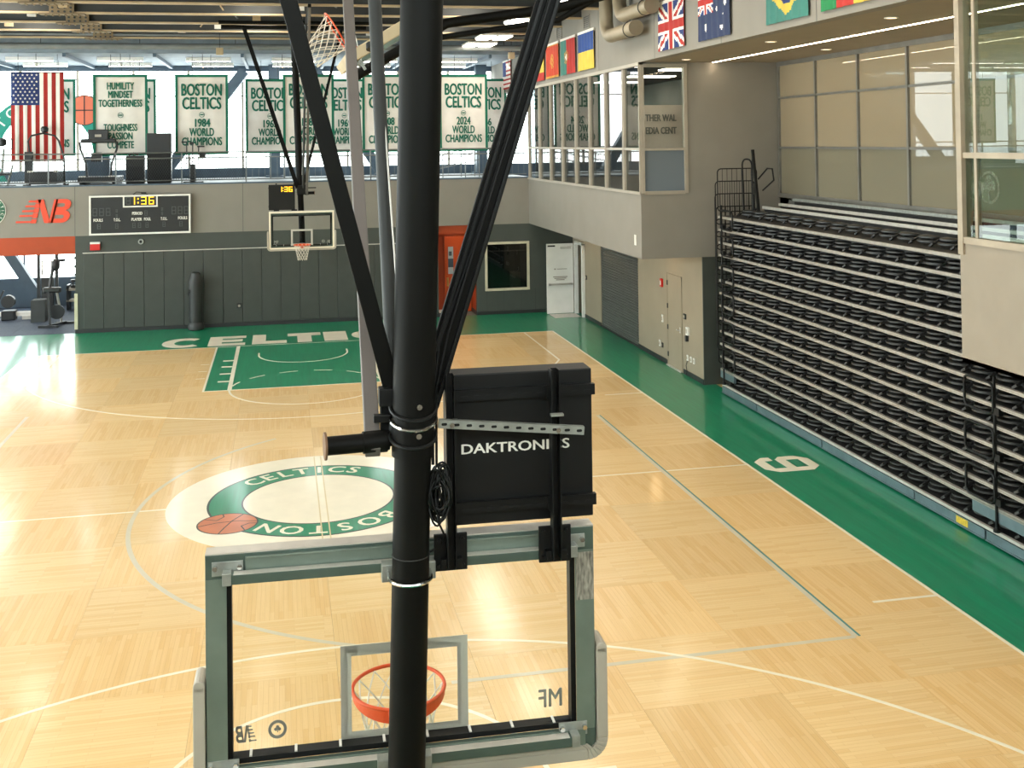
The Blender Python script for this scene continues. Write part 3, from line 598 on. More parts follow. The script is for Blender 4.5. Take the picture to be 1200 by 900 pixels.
while x < 11.9:
    MB().box(x-.04, x+.04, YW-.02, YW+.15, 5.0, 8.72).build('mullion', MULL, cw)
    MB().box(x+.04, x+1.96, YW+.05, YW+.06, 5.0, 8.72).build('pane', CLEAR, cw); MB().box(x+.04, x+1.96, YW, YW+.1, 7.75, 7.79).build('transom', MULL, cw)
    x += 2.0
gw = struct(MB().box(-16, -6.9, YW, YW+.2, -.2, 1.05).box(-16, -6.9, YW, YW+.2, 2.9, 3.3).build('window_7', BLUEST), 'daylight window wall of the gym room under the balcony')
for k in range(5): MB().box(-15.9+k*2-.03, -15.9+k*2+.03, YW, YW+.15, 1.05, 2.9).build('mullion', BLUEST, gw); MB().box(-15.9+k*2+.03, -13.9+k*2-.03, YW+.05, YW+.06, 1.05, 2.9).build('pane', CLEAR, gw)
struct(MB().box(-6.9, -6.7, YF+.25, YW, 0, MZ-.35).build('wall_gym', LWALL)); struct(MB().box(-16, -6.9, YF+.3, YW, 2.92, 3.0).build('ceiling_gym', LWALL))
def column(nm, p, q, s, lab): tag(MB().bar(p, q, s, s, (0,1,0)).box(p[0]-s*.8, p[0]+s*.8, p[1]-s*.8, p[1]+s*.8, p[2], p[2]+.06).build(nm, BLUEST), lab, 'steel column')
column('steel_brace', (-5.0, 23.9, MZ), (-1.9, 23.9, 8.7), .38, 'blue-grey diagonal steel brace behind the 1984 banner')
column('steel_column', (-.8, 23.9, MZ), (-.8, 23.9, 8.92), .42, 'blue-grey upright steel column behind the 1963 banner')
column('steel_brace', (3.3, 23.9, MZ), (.75, 23.9, 8.7), .38, 'blue-grey diagonal steel brace left of the main pole, behind the banners')
column('steel_column', (7.2, 23.9, MZ), (7.2, 23.9, 8.92), .42, 'blue-grey upright steel column behind the 2024 banner')
column('steel_brace', (-8.95, 23.6, 0), (-10.6, 23.6, 2.74), .34, 'blue-grey diagonal steel brace in the gym room at the left edge')
for x in (-8.2, -10.4):
    for y in (19.6, 21.8): MB().box(x-.6, x+.6, y-.15, y+.15, 2.895, 2.92).build('added_gym_light', DIFF, gymfloor)  # glowing panels added to lift the dark gym room
# ================================================================= HOOPS
FRM = mat('grey_green_frame', (118, 132, 122), .42, .35, var=.06, scale=6)
FRMD = mat('dark_green_frame', (80, 96, 88), .45, .25, var=.06, scale=6)
PADB = mat('taupe_edge_pad', (172, 164, 150), .55, var=.03)
POLE = mat('black_pole_paint', (16, 16, 14), .5, .0, var=.05, scale=6, spec=.12)
RIMM = mat('orange_rim', (222, 82, 34), .4, var=.03)
NETM = mat('white_net_cord', (226, 218, 204), .8, var=.04)
BGLASS = glass('backboard_glass', (.975, .985, .975), 1.25)
TARG = mat('board_marking', (188, 185, 174), .6, var=0)
SERIG = mat('grey_board_print', (150, 150, 140), .6, var=0)
GREYT = mat('grey_painted_tube', (104, 99, 96), .5, .1, var=.04)
XZ = lambda a, b, t: (a, t, b)
def rrect(x0, x1, z0, z1, r, n=5):
    o = []
    for cx, cz, a in ((x1-r, z1-r, 0), (x0+r, z1-r, 90), (x0+r, z0+r, 180), (x1-r, z0+r, 270)):
        for k in range(n+1):
            g = math.radians(a+90*k/n); o.append((cx+r*math.cos(g), cz+r*math.sin(g)))
    return o
def net_mesh(par, c=(0, .39, 3.045), ax=((1,0,0),(0,1,0),(0,0,-1)), local=True, L=.43, r0=.226, r1=.125, m=None, name='net'):
    A, B, D = [Vector(v) for v in ax]; c = Vector(c); N = 12; R = 6; mb = MB()
    def P(i, k):
        t = k/R; r = r0+(r1-r0)*(t**.8); g = 2*PI*(i+.5*(k % 2))/N
        return c + A*(r*math.cos(g)) + B*(r*math.sin(g)) + D*(L*t)
    for i in range(N):
        for k in range(R):
            for di in ((0, 1) if k % 2 else (-1, 0)):
                mb.tube([P(i, k), P(i+di+(0 if k % 2 else 0), k+1)], .0042, 4, caps=False)
    return mb.build(name, m or NETM, par, local=local)
def shamrock(mb, cx, cz, s, fn, t0, t1):
    for ax_, az_ in ((-.32, .02), (.32, .02), (0, .42)): mb.prism(circ(cx+ax_*s, cz+az_*s, .3*s, 16), fn, t0, t1)
    mb.prism([(cx-.07*s, cz-.55*s), (cx+.09*s, cz-.55*s), (cx+.05*s, cz+.1*s), (cx-.05*s, cz+.1*s)], fn, t0, t1)
def nb_poly(fn, mb, t0, t1):     # italic striped monogram in a 1.67 x .74 box
    sk = lambda x, z: (x+z*.22, z)
    P = lambda pts: mb.prism([sk(*p) for p in pts], fn, t0, t1)
    for z0, xa, xb in ((.66, .16, .38), (.51, .10, .38), (.36, .04, .38), (.21, .0, .38), (.02, -.06, .38)): P([(xa, z0), (xb, z0), (xb, z0+.055), (xa, z0+.055)])
    for z0, z1 in ((0, .12), (.17, .31), (.33, .46), (.48, .61), (.63, .74)): P([(.36, z0), (.50, z0), (.50, z1), (.36, z1)])
    P([(.40, .74), (.56, .74), (.90, .0), (.74, .0)])
    P([(.86, .0), (.97, .0), (.97, .74), (.86, .74)])
    for zc, r, x1 in ((.555, .185, 1.18), (.19, .19, 1.22)):
        o = [(.92, zc-r)] + [(x1+r*math.cos(math.radians(a)), zc+r*math.sin(math.radians(a))) for a in range(-90, 91, 15)] + [(.92, zc+r)]
        i = [(.98, zc-.06)] + [(x1-.04+.06*math.cos(math.radians(a)), zc+.06*math.sin(math.radians(a))) for a in range(-90, 91, 15)] + [(.98, zc+.06)]
        mb.ring([sk(*p) for p in o], [sk(*p) for p in i], fn, t0, t1)
def make_hoop(loc, rz, label, near):
    h = thing('ceiling_hung_basketball_hoop', label, 'basketball hoop', loc, rz, 'ceiling hung basketball hoops')
    B = lambda mb, nm, m, par=None, **k: mb.build(nm, m, par or h, local=True, **k)
    # frame (back side is -y, court side is +y)
    fr = B(MB().ring([(-.915,2.90),(.915,2.90),(.915,3.97),(-.915,3.97)], [(-.825,3.0),(.825,3.0),(.825,3.855),(-.825,3.855)], XZ, -.10, -.075), 'board_frame', FRMD, bevel=.003)
    B(MB().ring([(-.915,2.90),(.915,2.90),(.915,3.97),(-.915,3.97)], [(-.905,2.91),(.905,2.91),(.905,3.96),(-.905,3.96)], XZ, -.075, -.012), 'frame_edge', ALU, fr)
    B(MB().ring([(-.825,3.0),(.825,3.0),(.825,3.855),(-.825,3.855)], [(-.80,3.025),(.80,3.025),(.80,3.83),(-.80,3.83)], XZ, -.075, -.012), 'gasket', BLACKP, fr)
    B(MB().box(-.915, .915, -.1, -.01, 3.97, 3.976), 'top_cap', ALU, fr)
    B(MB().box(-.735, .735, -.112, -.1, 3.868, 3.955).box(-.735, .735, -.118, -.1, 3.95, 3.957), 'stiffener_plate', FRM, fr, bevel=.002)
    B(MB().box(-.86, .86, -.112, -.1, 2.925, 3.0), 'stiffener_plate', FRM, fr, bevel=.002)
    for sx in (-1, 1):
        B(MB().box(sx*.82, sx*.912, -.104, -.1, 3.0, 3.86), 'side_plate', FRM if sx < 0 else FRM, fr)
    B(MB().box(.825, .912, -.106, -.104, 3.62, 3.85), 'scuffed_film', mat('peeling_film', (150, 146, 136), .5, .3, var=.28, scale=30, stretch=(3, 1, .7)), fr)
    g = B(MB().box(-.915, .915, -.012, 0, 2.90, 3.97), 'glass_board', BGLASS)
    B(MB().ring([(-.915,2.90),(.915,2.90),(.915,3.97),(-.915,3.97)], [(-.865,2.95),(.865,2.95),(.865,3.92),(-.865,3.92)], XZ, 0, .003), 'border_marking', CREAM, g)
    B(MB().ring([(-.305,3.0),(.305,3.0),(.305,3.457),(-.305,3.457)], [(-.254,3.051),(.254,3.051),(.254,3.406),(-.254,3.406)], XZ, .0, .002), 'target_square', TARG, g)
    text('board_lettering', 'MF', .125, (.715, .003, 3.105), (-1,0,0), (0,0,1), SERIG, g, local=True, fit=.118, depth=.002, fat=.02)
    mb = MB(); nb_poly(lambda a, b, t: (-.70-a*.062, t, 3.055+b*.105), mb, 0, .002); B(mb, 'board_logo', SERIG, g)
    mb = MB(); mb.ring(circ(-.60, 3.1, .043, 28), circ(-.60, 3.1, .029, 28), XZ, 0, .002); shamrock(mb, -.60, 3.1, .026, XZ, 0, .002); B(mb, 'board_emblem', SERIG, g)
    # edge pad: U round the lower corners
    o = []; i = []
    for sx in (-1, 1):
        pts_o = [(sx*.97, 3.37), (sx*.965, 3.39), (sx*.95, 3.40)] ; 
    def U_(w_, r, top, zb):
        pl = [(-w_, top)]
        for k in range(7): a = math.radians(180+15*k); pl.append((-w_+r+r*math.cos(a), zb+r+r*math.sin(a)))
        for k in range(7): a = math.radians(270+15*k); pl.append((w_-r+r*math.cos(a), zb+r+r*math.sin(a)))
        return pl + [(w_, top)]
    uo, ui = U_(.972, .1, 3.385, 2.855), U_(.918, .05, 3.385, 2.905)
    pd = MB(); n = len(uo)
    for k in range(n-1): pd.prism([uo[k], uo[k+1], ui[k+1], ui[k]], XZ, -.118, .03)
    for sx in (-1, 1): pd.tube([(sx*.945, -.118, 3.385), (sx*.945, .03, 3.385)], .027, 12)
    for k in range(n-1): pd.prism([ui[k], ui[k+1], (ui[k+1][0]*.97, ui[k+1][1]+.022), (ui[k][0]*.97, ui[k][1]+.022)], XZ, -.118, -.108) if 5 < k < n-6 else None
    B(pd, 'edge_padding', PADB, bevel=.008)
    # square tubes and corner brackets
    for z, x0, x1 in ((3.875, -.815, .80), (2.975, -.84, .80)):
        tb = B(MB().box(x0, x1, -.165, -.12, z-.022, z+.022), 'support_tube', FRMD, bevel=.003)
        B(MB().box(x0+.03, x1-.03, -.166, -.119, z+.0222, z+.024), 'tube_top', ALU, tb)
        for xe in (x0, x1):
            B(MB().box(xe-.02, xe+.02, -.168, -.10, z-.024, z+.03).box(xe-.07, xe+.07, -.108, -.1, z+.0, z+.065), 'corner_clip', GALV, tb, bevel=.002)
            for dx in (-.055, .055): B(MB().tube([(xe+dx, -.108, z+.04), (xe+dx, -.125, z+.04)], .012, 6), 'bolt', CHROME, tb)
    bt = B(MB().tube([(-.8, -.05, 3.02), (-.4, -.06, 3.005), (.2, -.055, 3.012), (.5, -.05, 3.004), (.8, -.05, 3.03)], .007, 6), 'light_cable', BLACKP)
    for k in range(8): B(MB().box(-.72+k*.205-.006, -.72+k*.205+.006, -.07, -.012, 2.99, 3.03), 'gasket_clip', WHITEM, fr)
    # rim and net
    ri = B(MB().tube([(.236*math.cos(2*PI*k/40), .39+.236*math.sin(2*PI*k/40), 3.05) for k in range(40)], .0095, 10, True), 'rim', RIMM, smooth=True)
    mb = MB(); n = 24      # skirt plate under the back of the ring
    for k in range(n):
        a, b = math.radians(180+180*k/n), math.radians(180+180*(k+1)/n); dz = lambda q: .018+.045*abs(math.sin(q))
        P = lambda q, z, r: (r*math.cos(q), .39+r*math.sin(q), z)
        mb.add([P(a,3.045,.238), P(b,3.045,.238), P(b,3.045-dz(b),.238), P(a,3.045-dz(a),.238), P(a,3.045,.228), P(b,3.045,.228), P(b,3.045-dz(b),.228), P(a,3.045-dz(a),.228)],
               [(0,1,2,3),(7,6,5,4),(0,4,5,1),(3,2,6,7)])
    mb.box(-.07, .07, .0, .165, 3.035, 3.05).box(-.06, .06, 0, .03, 2.92, 3.05)
    mb.add([(-.05,.0,2.93),(.05,.0,2.93),(.05,.16,3.0),(-.05,.16,3.0),(-.05,0,3.03),(.05,0,3.03),(.05,.16,3.03),(-.05,.16,3.03)], [(0,1,2,3),(0,4,7,3),(1,5,6,2),(3,2,6,7)])
    B(mb, 'rim_bracket', RIMM, ri)
    B(MB().box(-.08, .08, -.13, .0, 2.91, 3.05).box(-.05, .05, -.2, -.13, 2.93, 3.02), 'mounting_block', GALV, bevel=.004)
    net_mesh(h)
    # hanging pole with sleeve and clamps
    py = -.275; lean = .031
    X = lambda z: .008+(z-3.9)*lean
    B(MB().tube([(X(2.86), py, 2.86), (X(4.42), py, 4.42)], .0845, 32), 'pole', POLE, smooth=True)
    sl_ = B(MB().tube([(X(4.42), py, 4.42), (X(9.3), py, 9.3)], [.097, .102], 32), 'pole_sleeve', POLE, smooth=True)
    B(MB().tube([(X(3.97)+.0855*math.cos(k*PI/16), py+.0855*math.sin(k*PI/16), 3.97) for k in range(32)], .0025, 6, True), 'weld_seam', BASEB)
    for z in (4.66, 4.53): B(MB().tube([(X(z)+.015, py-.09, z), (X(z)+.015, py-.112, z)], .013, 8), 'bolt', CHROME, sl_)
    for z, m_, tilt in ((4.60, BLACK, .035), (4.555, CHROME, .03), (4.475, BLACK, .03), (3.865, CHROME, .0)):
        r = .104 if z > 4 else .095; ub = MB(); pts = [(X(z)-r, py+.12, z+tilt)]
        for k in range(17):
            a = PI+PI*k/16; pts.append((X(z)+r*math.cos(a), py+r*math.sin(a), z+tilt*(1-abs(math.sin(a)))))
        pts.append((X(z)+r, py+.12, z+tilt)); ub.tube(pts, .0085, 8); B(ub, 'u_bolt', m_, smooth=True)
    B(MB().box(X(3.86)-.125, X(3.86)+.125, py+.075, py+.14, 3.82, 3.90), 'pole_bracket', GALV, bevel=.004)
    B(MB().box(X(2.98)-.125, X(2.98)+.125, py+.075, py+.14, 2.93, 3.01), 'pole_bracket', GALV, bevel=.004)
    B(MB().box(-.115, .1, py+.085, py+.15, 4.44, 4.70).box(-.125, -.06, py+.02, py+.1, 4.64, 4.72).box(-.15, -.07, py+.03, py+.07, 4.565, 4.60), 'brace_bracket', BLACK, bevel=.004)
    cb = B(MB().tube([(-.365, py+.03, 4.475), (-.08, py+.06, 4.475)], .042, 20), 'stub_arm', POLE, smooth=True)
    B(MB().tube([(-.375, py+.029, 4.475), (-.365, py+.03, 4.475)], .062, 24), 'end_flange', mat('rusty_steel', (120, 92, 70), .6, .4), cb)
    B(MB().tube([(-.2, py+.05, 4.475), (-.09, py+.06, 4.475)], .05, 20), 'collar', POLE, cb, smooth=True)
    # braces up to the roof
    B(MB().bar((-.03, py+.09, 4.58), (-1.215, py+.05, 9.28), .035, .078, (1,0,.25)), 'side_brace', POLE, bevel=.004)
    rb_ = B(MB().bar((.1, py+.10, 4.62), (1.585, py+.06, 9.28), .03, .115, (1,0,-.3)), 'side_brace', POLE, bevel=.003)
    B(MB().bar((.065, py+.078, 4.63), (1.55, py+.038, 9.28), .02, .014, (1,0,-.3)).bar((.14, py+.078, 4.61), (1.625, py+.038, 9.28), .02, .014, (1,0,-.3)), 'brace_lip', BLACK, rb_)
    B(MB().bar((-.155, py+.03, 4.43), (-.15, 4.72, 9.28), .07, .07), 'front_brace', GREYT, bevel=.006)
    pp_ = B(MB().tube([(-.045, py+.09, 4.5), (-.15, .96, 9.28)], .034, 16), 'hinge_pipe', GREYT if False else mat('steel_pipe', (62, 64, 64), .5, .1, spec=.25), smooth=True)
    B(MB().tube([(-.094, .36, 6.33), (-.0945, .37, 6.36)], .04, 16), 'coupling', BLACK, pp_)
    B(MB().tube([(-.02, py+.12, 5.0), (-.085, .35, 6.62), (-.1, .9, 9.28)], .0045, 6), 'hoist_cable', WHITEM)
    B(MB().tube([(-1.9, py, 9.24), (2.2, py, 9.24)], .06, 14).tube([(-1.9, .96, 9.24), (2.2, .96, 9.24)], .05, 14).bar((-.15, py, 9.24), (-.15, 4.8, 9.24), .08, .08), 'roof_mount', POLE)
    # shot clock on its strut rails
    sc = B(MB().box(.205, .917, -.10, .05, 4.02, 4.735), 'shot_clock', BLACKP, bevel=.006)
    for z in (4.64, 4.11):
        st = B(MB().box(.20, .925, -.132, -.101, z-.026, z+.026), 'rail', BLACK, sc)
        for k in range(11): B(MB().prism(rrect(.27+k*.06, .305+k*.06, z-.012, z+.0, .0055, 3), XZ, -.134, -.13), 'slot', mat('slot_black', (6, 6, 6), .8, var=0), sc)
    for x in (.205, .705):
        up = B(MB().box(x-.022, x-.016, -.245, -.185, 3.87, 4.765).box(x+.016, x+.022, -.245, -.185, 3.87, 4.765).box(x-.022, x+.022, -.191, -.185, 3.87, 4.765).box(x-.02, x+.02, -.185, -.132, 4.61, 4.67).box(x-.02, x+.02, -.185, -.132, 4.08, 4.14), 'upright_channel', BLACK)
        B(MB().box(x-.078, x+.078, -.185, -.17, 3.845, 4.015).box(x-.05, x-.024, -.22, -.185, 3.86, 3.91).box(x+.024, x+.05, -.22, -.185, 3.86, 3.91), 'base_plate', BLACK, up, bevel=.002)
        for dx in (-.055, .055):
            for z in (3.87, 3.99): B(MB().tube([(x+dx, -.185, z), (x+dx, -.198, z)], .011, 6), 'bolt', BLACKP, up)
        B(MB().box(x-.03, x+.03, -.275, -.245, 4.555, 4.565), 'strut_clip', GALV, up)
    cs = B(MB().bar((.145, -.262, 4.553), (.832, -.262, 4.481), .03, .038), 'cross_strut', GALV)
    dz = -.072/.687
    for k in range(12):
        x = .17+k*.058; z = 4.553+dz*(x-.145)
        B(MB().prism(rrect(x-.013, x+.013, z-.006, z+.006, .0055, 3), XZ, -.279, -.276), 'slot', mat('slot_black', (6, 6, 6), .8, var=0), cs)
    for x in (.205, .705): B(MB().tube([(x, -.277, 4.553+dz*(x-.145)), (x, -.292, 4.553+dz*(x-.145))], .012, 6), 'bolt', CHROME, cs)
    text('clock_lettering', 'DAKTRONICS', .066, (.535, -.1025, 4.378), (1,0,0), (0,0,1), WHITET, sc, local=True, fit=.53, depth=.002, fat=.02)
    fn = lambda a, b, t: (-a, t, b)
    
    for ch_, x_, w_ in (('1', -.63, .09), ('3', -.485, .105), ('6', -.355, .105)):
        dm = MB(); seg(dm, ch_, x_, 4.53, w_, .15, .026, fn, .05, .054); B(dm, 'clock_digit', AMBER, sc)
    dm = MB()
    for z in (4.555, 4.625): dm.prism([(-.525, z), (-.503, z), (-.503, z+.024), (-.525, z+.024)], fn, .05, .054)
    B(dm, 'clock_colon', AMBER, sc)['kind'] = 'stuff'
    # coil of cable beside the pole
    if near:
        co = MB(); rnd = random.Random(3)
        for k in range(30):
            cx, cz = .142+rnd.uniform(-.016, .016), 4.245+rnd.uniform(-.012, .012); a, b = .04+rnd.uniform(-.032, .014), .105+rnd.uniform(-.055, .025); y0 = py+.0+rnd.uniform(-.06, .03); tl = rnd.uniform(-.12, .12)
            co.tube([(cx+a*math.cos(t*PI/12)+tl*b*math.sin(t*PI/12), y0+.02*math.sin(t*PI/6+k), cz+b*math.sin(t*PI/12)) for t in range(24)], .0048, 6, True)
        B(co, 'cable_coil', BLACKP, smooth=True)
        B(MB().tube([(.13, py+.02, 4.12), (.17, py+.05, 4.03), (.16, py+.1, 3.96), (.1, py+.13, 3.92)], .005, 6).tube([(.12, py+.03, 4.36), (.12, py+.06, 4.6), (.16, py+.08, 4.9), (.34, py+.08, 5.4), (1.58, py+.03, 9.25)], .0075, 6).tube([(.135, py+.02, 4.36), (.14, py+.05, 4.7), (.2, py+.06, 4.95), (1.59, py+.02, 9.25)], .006, 6), 'clock_cable', BLACKP)
    else:
        B(MB().box(-.12, -.05, py-.02, py+.03, 4.6, 4.64).bar((-.1, py, 4.62), (-.42, py, 4.62), .03, .03), 'cable_bracket', BLACK)
    return h
make_hoop((-.006, -13.150, .03), -.0226, 'near basketball hoop seen from behind, on a thick black pole', True)
make_hoop((-.005, 13.105, 0), PI, 'far basketball hoop facing the camera, with a lit clock above its board', False)
# side basket folded up under the roof
sb = thing('folded_side_hoop', 'basketball hoop folded up under the roof, its net hanging left of the pole', 'basketball hoop', (.8, -6.2, 7.0))
d = Vector((-.856, 0, -.517)); nrm = Vector((-.517, 0, .856)); bt0 = Vector((.15, -6.2, 6.80))
def pt(u, v, wv): return bt0 - d*u + nrm*v + Vector((0, wv, 0))
def obox(mb, u0, u1, v0, v1, w0, w1):
    return mb.add([pt(u, v, w_) for u, v, w_ in ((u0,v0,w0),(u1,v0,w0),(u1,v1,w0),(u0,v1,w0),(u0,v0,w1),(u1,v0,w1),(u1,v1,w1),(u0,v1,w1))], [(0,3,2,1),(4,5,6,7),(0,1,5,4),(1,2,6,5),(2,3,7,6),(3,0,4,7)])
obox(MB(), .0, 1.07, -.02, .0, -.9, .9).build('glass_board', BGLASS, sb)
mb = MB(); obox(mb, 0, 1.07, -.09, -.01, -.915, -.85); obox(mb, 0, 1.07, -.09, -.01, .85, .915); obox(mb, 0, .06, -.09, -.01, -.85, .85); obox(mb, 1.01, 1.07, -.09, -.01, -.85, .85); mb.build('board_frame', FRM, sb)
mb = MB(); obox(mb, -.03, .75, -.09, .03, -.97, -.90); obox(mb, -.03, .75, -.09, .03, .90, .97); obox(mb, -.05, .01, -.09, .03, -.95, .95); mb.build('edge_padding', mat('cream_edge_pad', (190, 172, 140), .6), sb, bevel=.01)
rc = pt(.08, .33, 0); A = nrm; Bv = Vector((0, 1, 0))
MB().tube([rc + A*(.236*math.cos(2*PI*k/36)) + Bv*(.236*math.sin(2*PI*k/36)) for k in range(36)], .0095, 8, True).build('rim', RIMM, sb)
mb = MB(); mb.add([pt(.06, 0, -.08), pt(.06, 0, .08), pt(.13, .17, .08), pt(.13, .17, -.08), pt(.2, 0, -.08), pt(.2, 0, .08), pt(.16, .17, .08), pt(.16, .17, -.08)], [(0,1,2,3),(4,7,6,5),(0,3,7,4),(1,5,6,2),(3,2,6,7),(0,4,5,1)]); mb.build('rim_bracket', RIMM, sb)
gd = (d*.5+Vector((0, 0, -.85))).normalized()
net_mesh(sb, rc, (A, Bv, (d*.9+Vector((0,0,-.35))).normalized()), False, L=.4)
MB().tube([pt(-.05, -.2, 0), pt(1.2, -.22, 0), (2.6, -6.2, 7.42), (7.3, -6.2, 8.75), (7.6, -6.2, 8.9)], .06, 14).build('mast', POLE, sb, smooth=True)
MB().tube([pt(1.0, -.3, 0), (2.6, -6.2, 7.28), (6.2, -6.2, 9.25)], .035, 10).build('hinge_arm', POLE, sb, smooth=True)
MB().bar(pt(.12, -.2, -.15), pt(.12, -.02, -.15), .03, .03).bar(pt(.35, -.2, -.15), pt(.35, -.02, -.15), .03, .03).bar(pt(.12, -.2, .15), pt(.12, -.02, .15), .03, .03).build('stand_off', GALV, sb)
MB().tube([pt(.1, -.1, -.5), (.0, -6.2, 8.2), (-.05, -6.2, 9.3)], .005, 5).build('hoist_cable', WHITEM, sb)
# ================================================================= BLEACHERS
YB0, YB1 = 5.35, -7.0; XB = 9.38
bl = thing('retractable_bleachers', 'closed retractable bleachers with black folded seats in the right recess', 'bleachers', (10.3, 0, 0))
DKD = mat('black_bleacher_deck', (36, 36, 36), .6, var=.08)
nz = [4.06-.293*k for k in range(13)]; nzs = nz + [.215]
NOSE = MB().box(0, .05, YB1, YB0, -.027, .027).box(-.006, 0, YB1, YB0, .006, .022).box(-.006, 0, YB1, YB0, -.022, -.006).mesh('nosing', mat('worn_aluminium', (172, 167, 158), .4, .4, var=.08, scale=10))
DECK = MB().box(.05, 1.4, YB1, YB0, -.03, .03).box(.28, .3, YB1, YB0, -.26, -.03).mesh('row_deck', DKD)
STL = mat('seat_black_plastic', (42, 42, 41), .42, var=.06); 
mb = MB()      # one folded seat: two stacked rounded shells with a bracket
def shell(mb, cx, rx, ry, z0, z1, m=0):
    o = [(cx-rx*math.sin(a)**.8 if math.sin(a) > 0 else cx, ry*math.cos(a)) for a in [PI*k/12 for k in range(13)]]
    o = [(cx-rx*max(0, math.sin(PI*k/12))**.7, -ry+2*ry*k/12) for k in range(13)]
    pl = o + [(cx+.06, ry), (cx+.06, -ry)]
    inn = [(cx+(a-cx)*.8, b*.82) for a, b in pl]
    n = len(pl); vs = [(a, b, z0+.012) for a, b in pl]+[(a, b, z1-.012) for a, b in pl]+[(a, b, z1) for a, b in inn]+[(a, b, z0) for a, b in inn]
    fs = []
    for i in range(n):
        j = (i+1) % n
        for q in ((0, 1), (1, 2), (3, 0)): fs.append((q[0]*n+i, q[0]*n+j, q[1]*n+j, q[1]*n+i))
    fs += [tuple(2*n+i for i in range(n)), tuple(3*n+i for i in range(n))[::-1]]
    mb.add(vs, fs, m)
shell(mb, .22, .18, .235, .05, .105); shell(mb, .24, .17, .215, .12, .17)
mb.bar((.04, .28, .02), (.25, .25, .15), .035, .035).bar((.04, .28, .02), (.05, .2, .07), .03, .03)
SEAT = mb.mesh('folded_seat', STL, True)
for k, z in enumerate(nzs):
    if k < 13: link('nosing', NOSE, bl, (XB, 0, z)); link('row_deck', DECK, bl, (XB, 0, z))
    for j in range(20):
        y = 4.7-j*.58
        link('folded_seat', SEAT, bl, (XB+.02+(.25 if k == 0 else 0), y, z+.02-(0 if k == 0 else 0)))
LSK = mat('blue_zinc_skirt', (120, 138, 146), .38, .7, var=.06, scale=5)
for y0, y1 in ((YB0-.1, 3.4), (3.38, .55), (.53, -2.5), (-2.52, -4.3), (-4.32, YB1)):
    MB().box(XB-.012, XB+.02, y1+.01, y0-.01, .045, .17).box(XB-.03, XB-.012, y1+.01, y0-.01, .03, .05).box(XB-.022, XB-.012, y1+.01, y0-.01, .165, .18).build('skirt_panel', LSK, bl)
MB().box(XB-.01, XB+.04, YB1, YB0-.1, .19, .235).build('bottom_nosing', ALU, bl); MB().box(XB+.04, XB+.3, YB1, YB0-.1, .19, .23).build('bottom_step', DKD, bl); MB().box(XB+.02, 11.2, YB1, YB0-.1, .02, .19).build('base_deck', DKD, bl)
MB().box(XB+.3, XB+.34, YB1, YB0, .24, 4.0).box(XB+.3, 11.2, YB0-.02, YB0, .24, 4.0).build('inner_screen', DKD, bl)
MB().box(XB-.016, XB-.012, -3.9, -3.62, .06, .16).build('warning_label', mat('yellow_label', (210, 180, 60), .5, var=.2, scale=30), bl)
MB().box(XB-.0, XB+.06, 5.36, 4.6, .36, .55).build('end_plate', LSK, bl); MB().box(XB-.0, XB+.06, -4.0, YB1, .36, .55).build('end_plate', LSK, bl)
MB().box(XB+.3, 11.2, YB1, YB0, 4.02, 4.05).build('top_deck', DKD, bl)
for x, z in ((10.2, 4.3), (10.6, 4.36), (10.95, 4.46)): MB().box(x, x+.05, YB1, YB0-.6, z-.03, z+.03).build('upper_rail', ALU if z < 4.4 else GALV, bl); MB().box(x+.05, x+.3, YB1, YB0-.6, z-.12, z-.05).build('upper_step', DKD, bl)
MB().box(11.15, 11.25, YB1, YB0, 4.0, 4.42).build('back_closure', mat('grey_closure', (96, 98, 96), .5), bl)
# end guard rails
def loop(p, u, v, wd, h, r, n=4):
    p, u, v = Vector(p), Vector(u).normalized(), Vector(v).normalized(); o = []
    for cx, cz, a in ((wd-r, r, 270), (wd-r, h-r, 0), (r, h-r, 90), (r, r, 180)):
        for k in range(n+1): g = math.radians(a+90*k/n); o.append(p+u*(cx+r*math.cos(g))+v*(cz+r*math.sin(g)))
    return o
GR = 'end guard rails stacked on the bleachers'
for k in range(13):
    t = MB(); dx = .045 if k == 0 else 0; z0 = nz[k]+.12
    y = YB0+.05+.03*(k % 3)
    t.tube(loop((XB-.03+dx, y, z0), (1,0,0), (0,0,1), .98, 1.0, .09), .014, 6, True)
    for q in range(1, 8): t.tube([(XB-.03+dx+.12*q, y, z0+.0), (XB-.03+dx+.12*q, y, z0+1.0)], .006, 5)
    t.build('end_guard', BLACK, bl)
t = MB(); t.tube(loop((XB+.62, YB0-.05, 4.05), (.25,-.9,0), (0,.05,1), .34, 1.35, .14), .02, 8, True); t.tube([(XB+.72, YB0-.3, 4.05), (XB+.72, YB0-.32, 5.4)], .012, 6); t.build('aisle_guard', BLACK, bl)
t = MB(); t.bar((XB+.75, 4.75, 4.05), (XB+.7, 4.95, 5.62), .05, .07); t.tube([(XB+.75, 4.78, 4.95), (XB+.75, 4.3, 5.2), (XB+.75, 4.05, 5.2), (XB+.75, 3.98, 4.95), (XB+.75, 4.55, 4.7)], .018, 8); t.build('aisle_guard', BLACK, bl)
# folding hand rails at both ends of the rows
for yb, zt, sg_ in ((-4.58, (.42, 1.05, 1.7), 1), (5.12, (.42, 1.05, 1.7, 2.35, 3.0, 3.6), -1)):
    t = MB(); x = XB-.02
    t.tube([(x, yb, .24), (x, yb, zt[-1]+.75)], .02, 8)
    for z in zt:
        t.tube(loop((x-.02, yb, z+.2), (0, sg_, 0), (0, 0, 1), .66, .44, .09), .02, 8, True)
        t.box(x-.02, x+.05, yb-.12, yb-.02, z+.2, z+.3)
    t.lathe([(.05, 0), (.05, .03), (.025, .06)], (x, yb, .235), 12)
    t.build('folding_hand_rail', BLACK, bl)
